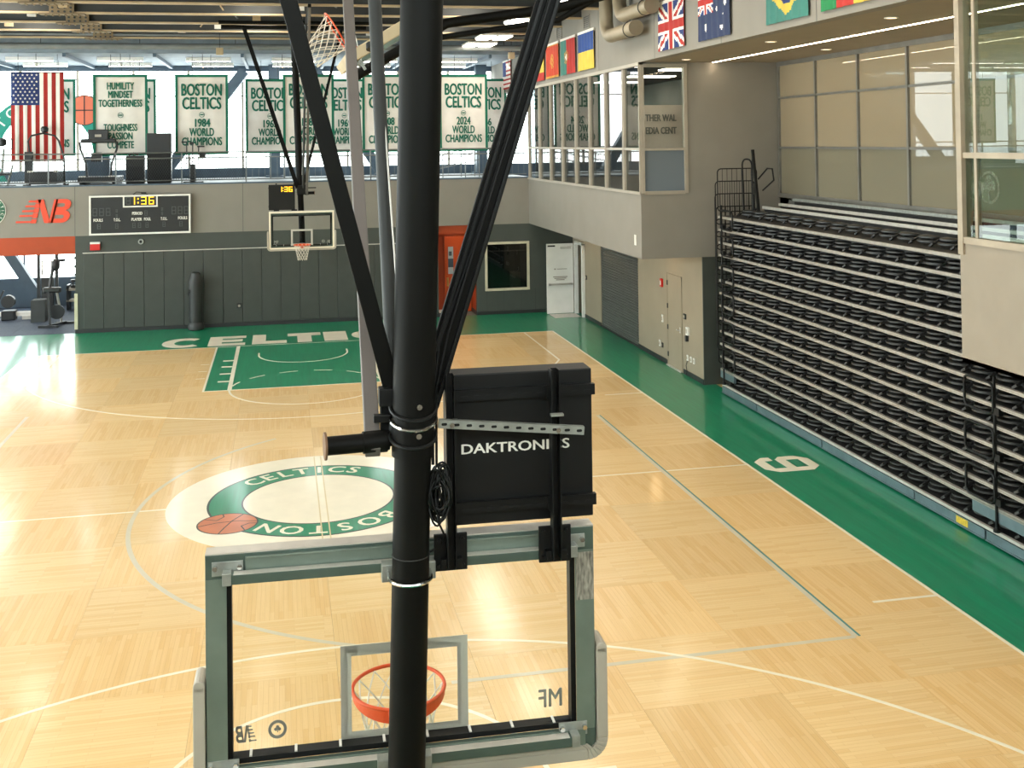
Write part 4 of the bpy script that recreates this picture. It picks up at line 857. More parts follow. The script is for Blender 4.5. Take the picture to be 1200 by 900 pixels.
# ================================================================= BANNERS AND FLAGS
def cloth(x0, x1, z0, z1, y, nx, nz_, colf, mats, amp=.012, waves=5, axis='x', th=.01, fade=0):
    mb = MB(); vs = []; fs = []; ms = []
    for s in (0, 1):
        for j in range(nz_+1):
            for i in range(nx+1):
                u, v = i/nx, j/nz_; dy = amp*math.sin(u*waves*2*PI+v*1.3)*(.35+.65*(1-v)) + (th if s else 0)
                a, b = x0+(x1-x0)*u, z0+(z1-z0)*v
                vs.append((a, y+dy, b) if axis == 'x' else (y+dy, a, b))
    N = (nx+1)*(nz_+1)
    for j in range(nz_):
        for i in range(nx):
            q = j*(nx+1)+i; c = colf((i+.5)/nx, (j+.5)/nz_)
            f = (q, q+1, q+nx+2, q+nx+1); fs += [f, tuple(N+k for k in f[::-1])]; ms += [c, c]
    e = [i for i in range(nx+1)] + [j*(nx+1)+nx for j in range(1, nz_+1)] + [nz_*(nx+1)+i for i in range(nx-1, -1, -1)] + [j*(nx+1) for j in range(nz_-1, 0, -1)]
    for k in range(len(e)): a, b = e[k], e[(k+1) % len(e)]; fs.append((a, b, N+b, N+a)); ms.append(ms[0])
    mb.v = vs; mb.f = fs; mb.m = ms
    return mb
BT = mat('banner_green_print', (18, 104, 84), .8, var=0)
def banner(xc, y, zt, lines, label, wd=1.70, h=2.66):
    b = thing('championship_banner', label, 'banner', (xc, y, zt-h), 0, 'white banners with green borders hanging over the balcony')
    x0, x1, z0 = xc-wd/2, xc+wd/2, zt-h
    bw = .075
    cloth(x0, x1, z0, zt, y, 16, 24, lambda u, v: 0, [BANW], .02, 2.3, fade=1).build('cloth', BANW, b, smooth=True)
    MB().ring([(x0-.01,z0-.01),(x1+.01,z0-.01),(x1+.01,zt+.01),(x0-.01,zt+.01)], [(x0+bw,z0+bw),(x1-bw,z0+bw),(x1-bw,zt-bw),(x0+bw,zt-bw)], XZ, y-.028, y-.018).build('border', BANG, b)
    for s, size, z, fit in lines:
        if s == '@':
            mb = MB(); mb.ring(circ(xc, zt-z, .09, 24), circ(xc, zt-z, .075, 24), XZ, y-.026, y-.02); mb.box(xc-.06, xc+.06, y-.026, y-.02, zt-z-.02, zt-z+.02); mb.build('seal', BT, b)
        else: text('banner_lettering', s, size, (xc, y-.026, zt-z), (1,0,0), (0,0,1), BT, b, fit=fit, depth=.006, fat=.04)
    MB().tube([(x0-.05, y, zt), (x1+.05, y, zt)], .02, 8).build('hanging_rod', BLACK, b)
    for s in (-.3, .3): MB().cyl((xc+s, y, zt), (xc+s, y, 8.92 if y > 18.75 else 9.1), .008, 5).build('hanger', BLACK, b)
    return b
def champ(year): return [('BOSTON', .56, .52, 1.32), ('CELTICS', .56, .97, 1.27), ('@', 0, 1.33, 0), (year, .38, 1.62, .5), ('WORLD', .38, 1.93, .8), ('CHAMPIONS', .38, 2.24, 1.3)]
YA, YBk = 19.2, 21.8
banner(-5.74, YA, 8.24, [('HUMILITY', .33, .38, .86), ('MINDSET', .33, .66, .78), ('TOGETHERNESS', .33, .95, 1.38), ('@', 0, 1.33, 0), ('TOUGHNESS', .33, 1.75, 1.06), ('PASSION', .33, 2.03, .76), ('COMPETE', .33, 2.32, .84)], 'white banner reading humility mindset togetherness toughness passion compete')
for xc, yr, l in ((-3.15, '1984', 'right of the tall black cabinet'), (.37, '1986', 'behind the pole of the far hoop'), (3.05, '2008', 'just left of the thick near pole'), (5.72, '2024', 'just right of the thick near pole')): banner(xc, YA, 8.24, champ(yr), 'front white world champions banner ' + l)
for xc, yr, l in ((-8.45, '1957', 'rear white banner mostly hidden behind the big striped flag'), (-5.75, '1961', 'rear white banner mostly hidden behind the humility banner'), (-.95, '1963', 'rear white banner reading 1963 world champions left of the far hoop pole'),
                  (1.72, '1969', 'rear white banner partly hidden between the 1986 and 2008 banners'), (6.95, '1966', 'rear white banner reading 1966 partly hidden behind the 2024 banner'), (-12.2, '1976', 'rear white banner reading 1976 left of the big striped flag')):
    banner(xc, YBk, 8.24, champ(yr), l)
# big striped flag
def usa(u, v): 
    if u < .0: return 0
    return 0 if int((u)*13) % 2 == 0 else 1
FR = mat('flag_red', (172, 46, 40), .85, var=.05); FW = mat('flag_white', (232, 226, 218), .85, var=.02); FB = mat('flag_blue', (40, 58, 112), .85, var=.05); FY = mat('flag_yellow', (206, 180, 74), .85, var=.04)
FG = mat('flag_green', (30, 120, 70), .85, var=.04); FT = mat('flag_teal', (60, 120, 110), .85, var=.04); FO = mat('flag_scarlet', (184, 60, 34), .85, var=.04); FBL = mat('flag_sky_blue', (42, 72, 134), .85, var=.04); FN = mat('flag_navy', (40, 52, 84), .85, var=.04); FGD = mat('flag_gold', (190, 140, 60), .85, var=.05)
fx0, fx1, fz0, fz1 = -9.12, -7.50, 5.42, 8.32
fl = thing('big_striped_flag', 'large stars and stripes flag hung upright over the balcony rail', 'flag', (-8.3, YA, fz0))
cloth(fx0, fx1, fz0, fz1, YA, 52, 30, lambda u, v: (0 if v > .64 and u < .54 else (1 if int(u*13) % 2 == 0 else 2)), None, .022, 6).build('cloth', [FB, FR, FW], fl, smooth=True)
st = MB(); cw_ = (fx1-fx0)*.54
for r in range(9):
    for c in range(6 if r % 2 == 0 else 5):
        x = fx0+cw_*(.1+.16*c+(.08 if r % 2 else 0)); z = fz1-(fz1-fz0)*.36*(.08+.105*r)
        st.prism([((.042 if k % 2 == 0 else .018)*math.sin(k*PI/5)+x, (.042 if k % 2 == 0 else .018)*math.cos(k*PI/5)+z) for k in range(10)], XZ, YA-.03, YA-.022)
st.build('stars', FW, fl); MB().tube([(fx0, YA+.01, fz1), (fx1, YA+.01, fz1)], .02, 8).build('hanging_rod', BLACK, fl)
for s in (-8.9, -7.7): MB().cyl((s, YA+.01, fz1), (s, YA+.01, 8.92), .008, 5).build('hanger', BLACK, fl)
# flags on the fascia (u runs from the left edge as seen, v up)
def wall_flag(y0, y1, pat, mats, label, z0=7.84, z1=8.93, head=.07, emb=None):
    f = thing('wall_flag', label, 'flag', (XO, (y0+y1)/2, z0), 0, 'national flags along the fascia')
    cloth(y1, y0, z0, z1-head, XO-.05, 48, 32, pat, None, .014, 5.5, axis='y', th=.008).build('cloth', mats, f, smooth=True)
    MB().box(XO-.055, XO-.03, y0, y1, z1-head, z1).build('header', FW, f); MB().box(XO-.03, XO, y0, y1, z1-head-.02, z1-.01).build('batten', MULL, f)
    MB().box(XO-.03, XO, (y0+y1)/2-.02, (y0+y1)/2+.02, z0+.1, z1-.1).build('mount', MULL, f)
    return f
V = lambda *cs: (lambda u, v: cs[min(len(cs)-1, int(u*len(cs)))])
Hh = lambda *cs: (lambda u, v: cs[min(len(cs)-1, int((1-v)*len(cs)))])
wall_flag(20.5, 21.95, lambda u, v: (0 if u < .42 and v > .46 else (1 if int((1-v)*13) % 2 == 0 else 2)), [FB, FR, FW], 'small stars and stripes flag at the far end of the fascia')
wall_flag(17.15, 18.75, lambda u, v: 0 if (u < .25 or u > .75 or (abs(u-.5)*1.5+abs(v-.5) < .3)) else 1, [FR, FW], 'red and white barred flag partly behind the right brace bar')
wall_flag(15.35, 16.95, lambda u, v: 1 if .25 < v < .75 else 0, [FR, FY], 'red and yellow striped flag partly behind the right brace bar')
wall_flag(13.5, 15.1, lambda u, v: 1 if v < .05 or v > .96 or (((u-.5)*1.45)**2+(v-.5)**2 < .05 and (int(u*30)+int(v*20)) % 3) else 0, [FO, FGD], 'red flag with a gold crest on the fascia')
wall_flag(11.58, 13.25, lambda u, v: (2 if ((u-.4)*1.45)**2+(v-.5)**2 < .008 else 3 if ((u-.4)*1.45)**2+(v-.5)**2 < .04 and (int(u*40)+int(v*26)) % 2 else (0 if u < .4 else 1)), [FT, FR, FW, FGD], 'green and red flag with a round crest on the fascia')
wall_flag(9.7, 11.3, Hh(0, 1), [FBL, FY], 'blue over yellow flag on the fascia')
def uk(u, v, s=1.):
    x, y = (u-.5)*2, (v-.5)*2
    if abs(x) < .13 or abs(y) < .2: return 1
    if abs(x) < .22 or abs(y) < .34: return 2
    dd = min(abs(y-x), abs(y+x))
    return 1 if dd < .1 else 2 if dd < .3 else 0
wall_flag(3.03, 4.62, uk, [FB, FR, FW], 'blue flag with red and white crosses and diagonals on the fascia')
def aus(u, v):
    if u < .5 and v > .5: return uk(u*2, (v-.5)*2)
    for cx, cy, r in ((.25, .24, .075), (.72, .82, .045), (.6, .55, .045), (.86, .62, .045), (.74, .18, .045), (.79, .42, .03)):
        if ((u-cx)*1.5)**2+(v-cy)**2 < r*r: return 2
    return 3
wall_flag(.66, 2.25, aus, [FB, FR, FW, FN], 'navy flag with white stars and a small cross corner on the fascia')
wall_flag(-2.42, -.88, lambda u, v: (2 if ((u-.5)*1.5)**2+(v-.5)**2 < .055 else 1 if abs(u-.5)/.44+abs(v-.5)/.42 < 1 else 0), [FT, FY, FB], 'green flag with a yellow diamond and blue disc on the fascia')
wall_flag(-4.35, -2.83, V(0, 1, 2), [FG, FR, FY], 'green red and yellow upright striped flag nearest the camera')
# bent ducts by the fascia
DT = mat('tan_duct', (142, 130, 108), .5, .2, var=.04)
for k, (yy, zz, xx, l) in enumerate(((7.6, 8.45, 7.42, 'larger lower tan bent duct under the roof beside the fascia'), (6.6, 8.84, 7.45, 'upper tan bent duct nearest the camera beside the fascia'))):
    t = thing('bent_duct', l, 'duct', (xx, yy, zz)); r = .17
    pts = [(xx, yy, 10.4), (xx, yy, zz+.5)] + [(xx, yy-.45+.45*math.cos(a), zz+.45-.45*math.sin(a)) for a in [PI/2*q/8 for q in range(9)]] + [(xx, yy-2.3, zz)]
    MB().tube(pts, r, 20).build('duct_body', DT, t, smooth=True); MB().tube([(xx, yy-2.3, zz), (xx, yy-2.33, zz)], r+.01, 20).build('duct_end', DT, t)
    MB().tube([(xx, yy-1.9, zz+.17), (xx, yy-1.9, 10.4)], .01, 6).tube([(xx+(r+.01)*math.cos(a*PI/12), yy-1.9, zz+(r+.01)*math.sin(a*PI/12)) for a in range(24)], .01, 6, True).build('hanger', STEELD, t)
# ================================================================= FAR WALL FITTINGS
s = thing('scoreboard', 'wide black scoreboard with a white frame on the far wall', 'scoreboard', (-4.97, YF, 3.06))
sx0, sx1, sz0, sz1 = -6.52, -3.43, 3.08, 4.33
MB().box(sx0, sx1, YF-.16, YF, sz0, sz1).build('cabinet', mat('scoreboard_black', (26, 29, 30), .45, var=.04), s)
MB().ring([(sx0,sz0),(sx1,sz0),(sx1,sz1),(sx0,sz1)], [(sx0+.055,sz0+.055),(sx1-.055,sz0+.055),(sx1-.055,sz1-.055),(sx0+.055,sz1-.055)], XZ, YF-.185, YF-.16).build('frame', WHITEM, s)
cx0, cx1, cz0 = -5.5, -4.44, 3.94
MB().ring([(cx0,cz0),(cx1,cz0),(cx1,sz1),(cx0,sz1)], [(cx0+.045,cz0+.045),(cx1-.045,cz0+.045),(cx1-.045,sz1-.05),(cx0+.045,sz1-.05)], XZ, YF-.19, YF-.16).build('clock_frame', WHITEM, s)
mb = MB(); fy = (YF-.168, YF-.16)
for ch_, x_, w_ in (('1', -5.22, .09), ('3', -4.95, .165), ('6', -4.72, .165)): mb = MB(); seg(mb, ch_, x_, 4.02, w_, .25, .036, XZ, *fy); mb.build('lit_digit', AMBER, s)
mb = MB()
for z in (4.06, 4.18): mb.box(-5.06, -5.02, fy[0], fy[1], z, z+.045)
mb.build('lit_colon', AMBER, s)['kind'] = 'stuff'
mb = MB(); 
for x in (-5.42, ): seg(mb, '8', x, 4.02, .16, .25, .035, XZ, *fy)
for x in (-6.42, -6.22, -6.02, -4.02+.0, -3.83, -3.64): seg(mb, '8', x, 3.68, .145, .26, .03, XZ, *fy)
for x, z, c in ((-6.36, 3.27, '1'), (-6.27, 3.27, '8'), (-5.74, 3.27, '8'), (-5.22, 3.28, '8'), (-5.05, 3.28, '8'), (-4.82, 3.28, '8'), (-4.3, 3.29, '8'), (-3.86, 3.29, '1'), (-3.78, 3.29, '8'), (-4.85, 3.66, '8'), (-5.72, 3.62, '8'), (-5.72, 3.78, '8'), (-4.34, 3.66, '8'), (-4.34, 3.8, '8')):
    seg(mb, c, x, z, .095 if z < 3.5 or x == -4.85 else .06, .17 if z < 3.5 or x == -4.85 else .11, .022, XZ, *fy)
mb.build('unlit_digits', DIGOFF, s)['kind'] = 'stuff'
for wd_, x, z, f_ in (('FOULS', -6.25, 3.55, .28), ('T.O.L.', -5.68, 3.55, .21), ('PERIOD', -5.07, 3.74, .31), ('PLAYER', -5.09, 3.55, .32), ('FOUL', -4.76, 3.55, .21), ('T.O.L.', -4.25, 3.55, .21), ('FOULS', -3.68, 3.56, .28)):
    text('score_lettering', wd_, .13, (x, YF-.166, z), (1,0,0), (0,0,1), WHITET, s, fit=f_, depth=.006, fat=.03)
MB().tube([(-5.2, YF-.1, 4.33), (-5.1, YF-.1, 4.42), (-4.9, YF-.1, 4.4), (-4.75, YF-.1, 4.33)], .012, 6).box(-4.95, -4.8, YF-.14, YF-.06, 4.36, 4.41).build('cable', BLACKP, s)
r = thing('emergency_light', 'small red warning light with a white top under the scoreboard', 'light', (-6.36, YF, 2.6))
MB().box(-6.51, -6.21, YF-.1, YF, 2.6, 2.80).build('lens', REDP, r, bevel=.01); MB().box(-6.51, -6.21, YF-.11, YF, 2.80, 2.86).build('cap', WHITEM, r)
r = thing('horn_speaker', 'small round grey horn on the dark wall below the scoreboard', 'speaker', (-5.0, YF, 2.82))
MB().prism(circ(-4.98, 2.83, .085, 20), XZ, YF-.06, YF).build('body', GALV, r); MB().prism(circ(-4.98, 2.83, .045, 16), XZ, YF-.065, YF-.06).build('cone', BLACKP, r)
r = thing('floor_box', 'small square black wall socket low on the far wall pads', 'socket', (-1.9, YF-.055, .6))
MB().box(-2.02, -1.86, YF-.075, YF-.055, .58, .74).build('plate', BASEB, r, bevel=.01); MB().prism(circ(-1.94, .66, .04, 12), XZ, YF-.085, YF-.075).build('socket', MULL, r)
LOGO = mat('logo_red_orange', (226, 72, 40), .5, var=.02)
lg = MB(); nb_poly(lambda a, b, t: (-8.66+a*1.06, t, 3.5+b), lg, YF-.03, YF); tag(lg.build('wall_monogram', LOGO), 'red-orange italic NB monogram with speed stripes on the far wall', 'logo')
rd = thing('wall_roundel', 'round green and white shamrock emblem at the left edge of the far wall', 'logo', (-9.45, YF, 3.5))
rx, rz_ = -9.46, 3.91
MB().prism(circ(rx, rz_, .46, 48), XZ, YF-.03, YF).build('disc', WHITEM, rd); MB().ring(circ(rx, rz_, .44, 48), circ(rx, rz_, .29, 48), XZ, YF-.036, YF-.03).build('band', mat('logo_dark_green', (16, 84, 58), .5, var=.02), rd)
m_ = MB(); shamrock(m_, rx, rz_, .22, XZ, YF-.04, YF-.03); m_.build('shamrock', _M['logo_dark_green'], rd)
wallfn = lambda o, ax, ay: ((rx+o[0], YF-.04, rz_+o[1]), (ax[0], 0, ax[1]), (ay[0], 0, ay[1]))
arctext('CELTICS', .365, 20, 18, .12, rd, WHITET, bold=.004, fn=wallfn); arctext('BOSTON', .365, 190, 18, .12, rd, WHITET, bold=.004, fn=wallfn)
# boxing dummy
bd = thing('boxing_bag', 'black free-standing punch bag leaning by the wall pads', 'punch bag', (-3.27, 17.62, 0))
BAG = mat('black_bag_vinyl', (44, 46, 45), .5, var=.06, bump=.1)
MB().lathe([(.2, 0), (.255, .02), (.265, .12), (.24, .2), (.2, .25)], (-3.27, 17.62, 0), 24).build('base', BAG, bd, smooth=True)
MB().lathe([(.2, .2), (.22, .35), (.2, .7), (.215, 1.1), (.24, 1.4), (.235, 1.5), (.215, 1.56), (.15, 1.72), (.14, 1.80), (.09, 1.84)], (-3.27, 17.62, 0), 24).build('body', BAG, bd, smooth=True)
MB().box(-3.5, -3.44, 17.44, 17.5, 1.2, 1.3).bar((-3.5, 17.5, 1.25), (-3.49, 17.6, 1.1), .03, .02).build('strap', BASEB, bd)
# ================================================================= BALCONY RAIL AND MACHINES
RL = mat('steel_rail', (120, 124, 124), .35, .7); MESH = mat('dark_wire_mesh', (52, 55, 57), .5, .4, var=0)
ra = thing('balcony_railing', 'steel balcony railing with diamond mesh infill above the far wall', 'railing', (-4, YF+.12, MZ))
yr = YF+.13
for z in (5.66, 5.48): MB().cyl((-16, yr, z), (XO-.05, yr, z), .022, 8).build('rail', RL, ra)
MB().cyl((-16, yr, MZ+.12), (XO-.05, yr, MZ+.12), .02, 8).build('bottom_rail', RL, ra)
px_ = [-15.9+2.03*k for k in range(12)]
for x in px_: MB().box(x-.02, x+.02, yr-.025, yr+.025, MZ, 5.66).build('post', RL, ra)
wm = MB(); pw, phh = 2.03, 5.46-MZ-.14; stp = .075
for sgn in (1, -1):
    c = -phh*.6
    while c < pw+phh*.6:
        pts = []
        for t_ in (0, phh):
            pts.append((c + (t_*.6 if sgn > 0 else (phh-t_)*.6), t_))
        (xa, za), (xb, zb) = pts
        def clip(xa, za, xb, zb):
            if xa > xb: xa, za, xb, zb = xb, zb, xa, za
            if xb <= 0 or xa >= pw: return None
            if xa < 0: za += (zb-za)*(0-xa)/(xb-xa); xa = 0
            if xb > pw: zb = za+(zb-za)*(pw-xa)/(xb-xa); xb = pw
            return xa, za, xb, zb
        r_ = clip(xa, za, xb, zb)
        if r_: wm.tube([(r_[0], 0, r_[1]), (r_[2], 0, r_[3])], .0055, 3, caps=False)
        c += stp
WM = wm.mesh('mesh_infill', MESH)
for x in px_[:7]: link('mesh_infill', WM, ra, (x, yr, MZ+.13))
for x in px_[7:]:
    for q in range(9): MB().cyl((x+.2+.2*q, yr, MZ+.12), (x+.2+.2*q, yr, 5.48), .006, 5).build('baluster', RL, ra) if x+.2+.2*q < XO-.1 else None
# treadmills
BKM = mat('machine_black', (34, 36, 38), .4, var=.05)
t = thing('treadmill', 'black treadmill with a flat console left of the tall black cabinets', 'treadmill', (-6.4, 18.75, MZ))
MB().box(-7.0, -5.8, 18.6, 20.3, MZ+.08, MZ+.26).build('deck', BKM, t, bevel=.03); MB().box(-6.95, -6.75, 18.58, 18.7, MZ+.26, MZ+.3).box(-6.05, -5.82, 18.58, 18.7, MZ+.26, MZ+.3).build('side_step', ALU, t)
for x in (-6.9, -5.9): MB().box(x-.05, x+.05, 18.7, 20.2, MZ, MZ+.08).build('foot', BASEB, t)
for sx in (-1, 1): MB().tube([(-6.4+sx*.36, 19.0, MZ+.2), (-6.4+sx*.4, 19.02, MZ+.7), (-6.4+sx*.56, 19.0, MZ+1.15), (-6.4+sx*.58, 18.95, MZ+1.4)], .035, 8).build('upright', BKM, t)
MB().box(-6.95, -5.85, 18.86, 19.08, MZ+1.36, MZ+1.5).build('handle_bar', BKM, t, bevel=.04); MB().box(-6.72, -6.08, 18.88, 19.0, MZ+1.42, MZ+1.80).build('console', BKM, t, bevel=.03); MB().box(-6.5, -6.3, 18.87, 18.88, MZ+1.56, MZ+1.64).build('console_badge', MULL, t)
MB().box(-6.62, -6.3, 18.9, 19.05, MZ+.75, MZ+1.05).build('bottle_tray', BKM, t)
t = thing('arched_treadmill', 'black treadmill with a tall arched grab bar in front of the striped flag', 'treadmill', (-8.0, 18.75, MZ))
MB().box(-8.45, -7.62, 18.6, 20.0, MZ+.06, MZ+.46).build('deck', BKM, t, bevel=.03); MB().box(-8.5, -8.35, 18.58, 18.7, MZ+.44, MZ+.5).box(-7.72, -7.6, 18.58, 18.7, MZ+.44, MZ+.5).build('end_cap', ALU, t)
MB().tube([(-8.5, 18.95, MZ), (-8.5, 18.95, MZ+1.0), (-8.55, 18.95, MZ+1.45), (-8.45, 18.95, MZ+1.62), (-8.1, 18.95, MZ+1.7), (-7.75, 18.95, MZ+1.62), (-7.62, 18.95, MZ+1.45), (-7.46, 18.95, MZ+.9), (-7.45, 18.95, MZ)], .03, 8).build('grab_bar', BKM, t, smooth=True)
MB().lathe([(.05, -.1), (.11, -.06), (.12, .04), (.07, .1)], (-8.05, 18.95, MZ+1.82), 14).build('display', BKM, t, smooth=True)
for x in (-8.6, -7.4): MB().box(x-.04, x+.04, 18.6, 19.2, MZ, MZ+.06).build('foot', BASEB, t)
MB().box(-8.66, -8.42, 18.9, 19.1, MZ+.1, MZ+1.1).build('tower', BKM, t, bevel=.02)
t = thing('exercise_bike', 'black exercise machine at the left edge of the balcony', 'exercise machine', (-9.35, 18.8, MZ))
MB().lathe([(.05, -.05), (.24, -.03), (.24, .03), (.05, .05)], (-9.3, 18.8, MZ+.4), 20).build('flywheel', BKM, t); MB().tube([(-9.6, 18.8, MZ+.05), (-9.3, 18.8, MZ+.5), (-9.25, 18.8, MZ+1.2)], .04, 8).tube([(-9.15, 18.8, MZ+.0), (-8.98, 18.8, MZ+.7)], .03, 8).build('frame', GALV, t)
MB().lathe([(.04, -.14), (.14, -.08), (.14, .08), (.04, .14)], (-9.3, 18.8, MZ+1.42), 14).build('display', BKM, t, smooth=True); MB().tube([(-9.25, 18.8, MZ+1.2), (-9.0, 18.75, MZ+1.2), (-8.97, 18.7, MZ+1.5), (-9.1, 18.7, MZ+1.55)], .02, 6).build('handle', BKM, t); MB().box(-9.7, -8.9, 18.7, 18.9, MZ, MZ+.05).build('base', BKM, t)
def cab(nm, x0, x1, y0, y1, h, lab, m=BKM):
    t = thing(nm, lab, 'cabinet', ((x0+x1)/2, (y0+y1)/2, MZ)); MB().box(x0, x1, y0, y1, MZ+.03, MZ+h).build('case', m, t, bevel=.02); MB().box(x0+.04, x1-.04, y0-.01, y0, MZ+.1, MZ+h*.62).build('front_grille', mat('grille_dark', (26, 28, 30), .7, var=.1, scale=60), t)
    MB().box(x0+.02, x1-.02, y0+.02, y1-.02, MZ, MZ+.03).build('plinth', BASEB, t); return t
t = cab('equipment_cabinet', -5.53, -4.95, 18.7, 19.08, .93, 'low black cabinet with small items on top behind the balcony rail'); MB().tube([(-5.45, 18.9, MZ+.95), (-5.3, 18.9, MZ+1.02), (-5.15, 18.9, MZ+.96)], .03, 6).tube([(-5.3, 18.9, MZ+.93), (-5.3, 18.9, MZ+1.03)], .02, 6).build('top_clutter', BKM, t)
t = cab('tall_equipment_cabinet', -4.87, -4.1, 18.7, 19.08, 1.66, 'tall black cabinet with a pale label left of the 1984 banner'); MB().box(-4.68, -4.35, 18.735, 18.75, MZ+1.54, MZ+1.62).build('label_plate', MULL, t)
MB().box(-4.75, -4.72, 18.73, 18.75, MZ+.45, MZ+.48).build('latch', ALU, t)
tag(MB().box(-7.2, -6.4, 21.2, 21.6, MZ, MZ+.9).box(-7.15, -6.45, 21.17, 21.2, MZ+.1, MZ+.8).build('gym_bench_box', BLUEST), 'blue-grey box standing on the balcony behind the treadmills', 'box')
t = thing('cable_machine', 'slim cable machine in front of the 1984 banner behind the rail', 'exercise machine', (-3.4, 18.8, MZ))
MB().box(-3.72, -3.08, 18.65, 19.1, MZ, MZ+.06).build('base', BKM, t); MB().box(-3.5, -3.36, 18.75, 18.9, MZ+.06, MZ+.62).build('weight_stack', BKM, t)
for x, z in ((-3.43, 1.35), (-3.62, 1.35), (-3.24, 1.2)): MB().cyl((x, 18.85, MZ+.06 if x == -3.43 else MZ+.5), (x, 18.85, MZ+z), .02, 8).build('guide_rod', BKM, t)
MB().tube([(-3.52, 18.8, MZ+.06), (-3.52, 18.8, MZ+.75), (-3.43, 18.8, MZ+.88), (-3.34, 18.8, MZ+.75), (-3.34, 18.8, MZ+.06)], .015, 6).build('frame_loop', RL, t); MB().box(-3.78, -3.6, 18.8, 18.9, MZ+1.34, MZ+1.38).box(-3.28, -3.05, 18.8, 18.9, MZ+1.18, MZ+1.23).build('handle', BKM, t); MB().box(-3.52, -3.4, 18.78, 18.92, MZ+1.27, MZ+1.36).build('pulley_head', BKM, t)
MB().box(-3.72, -3.55, 18.8, 18.86, MZ+.5, MZ+.52).box(-3.3, -3.1, 18.8, 18.86, MZ+.5, MZ+.52).build('foot_rest', RL, t); MB().box(-3.22, -3.02, 18.9, 19.0, MZ+.8, MZ+1.0).build('small_screen', BKM, t)
# stair rails at the right end of the balcony
t = thing('stair_railing', 'grey sloping stair railing on the balcony below the 2024 banner', 'railing', (5.8, 19.6, MZ))
for yy in (19.4, 20.3):
    for dz_ in (.95, .75, .5): MB().tube([(4.6, yy, MZ-.15+dz_-.1), (6.3, yy, MZ+dz_+.12)], .016, 6).build('sloping_rail', RL, t)
    for x in (5.0, 5.8, 6.3): MB().cyl((x, yy, MZ), (x, yy, MZ+.72+(x-4.6)*.22), .02, 6).build('post', RL, t)
for x in (-.95, -.45):
    t = thing('door_pull_stand', 'looped steel bracket beside the column, %s of a pair on the balcony' % ('left' if x < -.7 else 'right'), 'bracket', (x, 22.0, MZ))
    MB().cyl((x, 22, MZ), (x, 22, MZ+1.0), .03, 8).build('post', RL, t); MB().tube([(x, 22, MZ+.9), (x-.15, 22, MZ+.9), (x-.15, 22, MZ+.5), (x, 22, MZ+.5)], .02, 6).build('loop', RL, t)
# window graphic: roundel without its figure
wg = thing('window_graphic', 'large round green window film with a painted ball behind the banners', 'window film', (-8.2, YW-.03, 5.0))
WGR = mat('window_film_green', (30, 140, 122), .6, var=.03); gx, gz = -9.1, 5.6
MB().ring(circ(gx, gz, 2.25, 64), circ(gx, gz, 1.65, 64), XZ, YW-.04, YW-.03).build('band', WGR, wg); MB().prism(circ(-7.75, 7.25, .55, 32), XZ, YW-.05, YW-.04).build('ball', mat('window_film_orange', (214, 110, 80), .6, var=.03), wg)
MB().ring(circ(-7.75, 7.25, .57, 32), circ(-7.75, 7.25, .54, 32), XZ, YW-.055, YW-.04).box(-8.28, -7.22, YW-.055, YW-.045, 7.23, 7.27).box(-7.77, -7.73, YW-.055, YW-.045, 6.72, 7.78).build('ball_seams', BASEB, wg)
wgfn = lambda o, ax, ay: ((gx+o[0], YW-.045, gz+o[1]), (ax[0], 0, ax[1]), (ay[0], 0, ay[1]))
arctext('BOSTON', 1.95, 150, 15, .5, wg, WHITET, bold=.01, fn=wgfn)
# small hanging sensors
for x, y, l in ((-9.3, 17.2, 'small tan box hanging under the roof at the left edge'), (-2.45, 17.2, 'small tan box hanging under the roof above the 1984 banner'), (7.3, 18.4, 'small tan box hanging by the fascia near the small striped flag')):
    t = thing('hanging_sensor', l, 'sensor', (x, y, 8.75)); MB().box(x-.11, x+.11, y-.08, y+.08, 8.75, 8.98).build('case', TAN, t, bevel=.02); MB().cyl((x, y, 8.98), (x, y, 9.64 if x == -2.45 else 10.4), .01, 6).build('stem', STEELD, t)
for k in range(7):
    x = -8.3+k*2.6
    t = thing('banner_spotlight', '%s small spotlight from the left above the front banners' % ('first', 'second', 'third', 'fourth', 'fifth', 'sixth', 'seventh')[k], 'light', (x, 18.95, 8.55), 0, 'spotlights above the banners')
    MB().lathe([(.05, 0), (.07, .1), (.03, .14)], (x, 18.95, 8.5), 12).build('head', WHITEM, t); MB().lathe([(.045, 0), (.045, .006)], (x, 18.95, 8.494), 12).build('lens', WARM, t); MB().cyl((x, 18.95, 8.64), (x, 18.95, 8.92), .01, 6).build('stem', BLACK, t)
# ================================================================= GYM ROOM UNDER THE BALCONY
t = thing('cable_crossover', 'tall cable exercise machine in front of the gym window', 'exercise machine', (-8.6, 22.4, 0))
for x in (-8.95, -8.35): MB().box(x-.05, x+.05, 22.3, 22.4, 0, 2.4).build('upright', BKM, t)
MB().box(-8.95, -8.35, 22.3, 22.4, 2.3, 2.42).build('crossbar', BKM, t); MB().box(-8.85, -8.45, 22.25, 22.45, .05, 1.3).build('weight_stack', BKM, t, bevel=.02); MB().tube([(-8.8, 22.2, 1.4), (-8.8, 22.2, 1.9), (-8.5, 22.2, 1.9), (-8.5, 22.2, 1.4)], .03, 6).build('grip_loop', ALU, t); MB().lathe([(.05, -.05), (.2, -.04), (.2, .04), (.05, .05)], (-8.25, 22.3, 1.9), 16).build('pulley', BKM, t)
MB().box(-9.1, -8.2, 22.0, 22.8, 0, .06).build('base', BKM, t)
t = thing('rowing_machine', 'white rail rowing machine on the gym floor at the left edge', 'exercise machine', (-9.6, 21.5, 0))
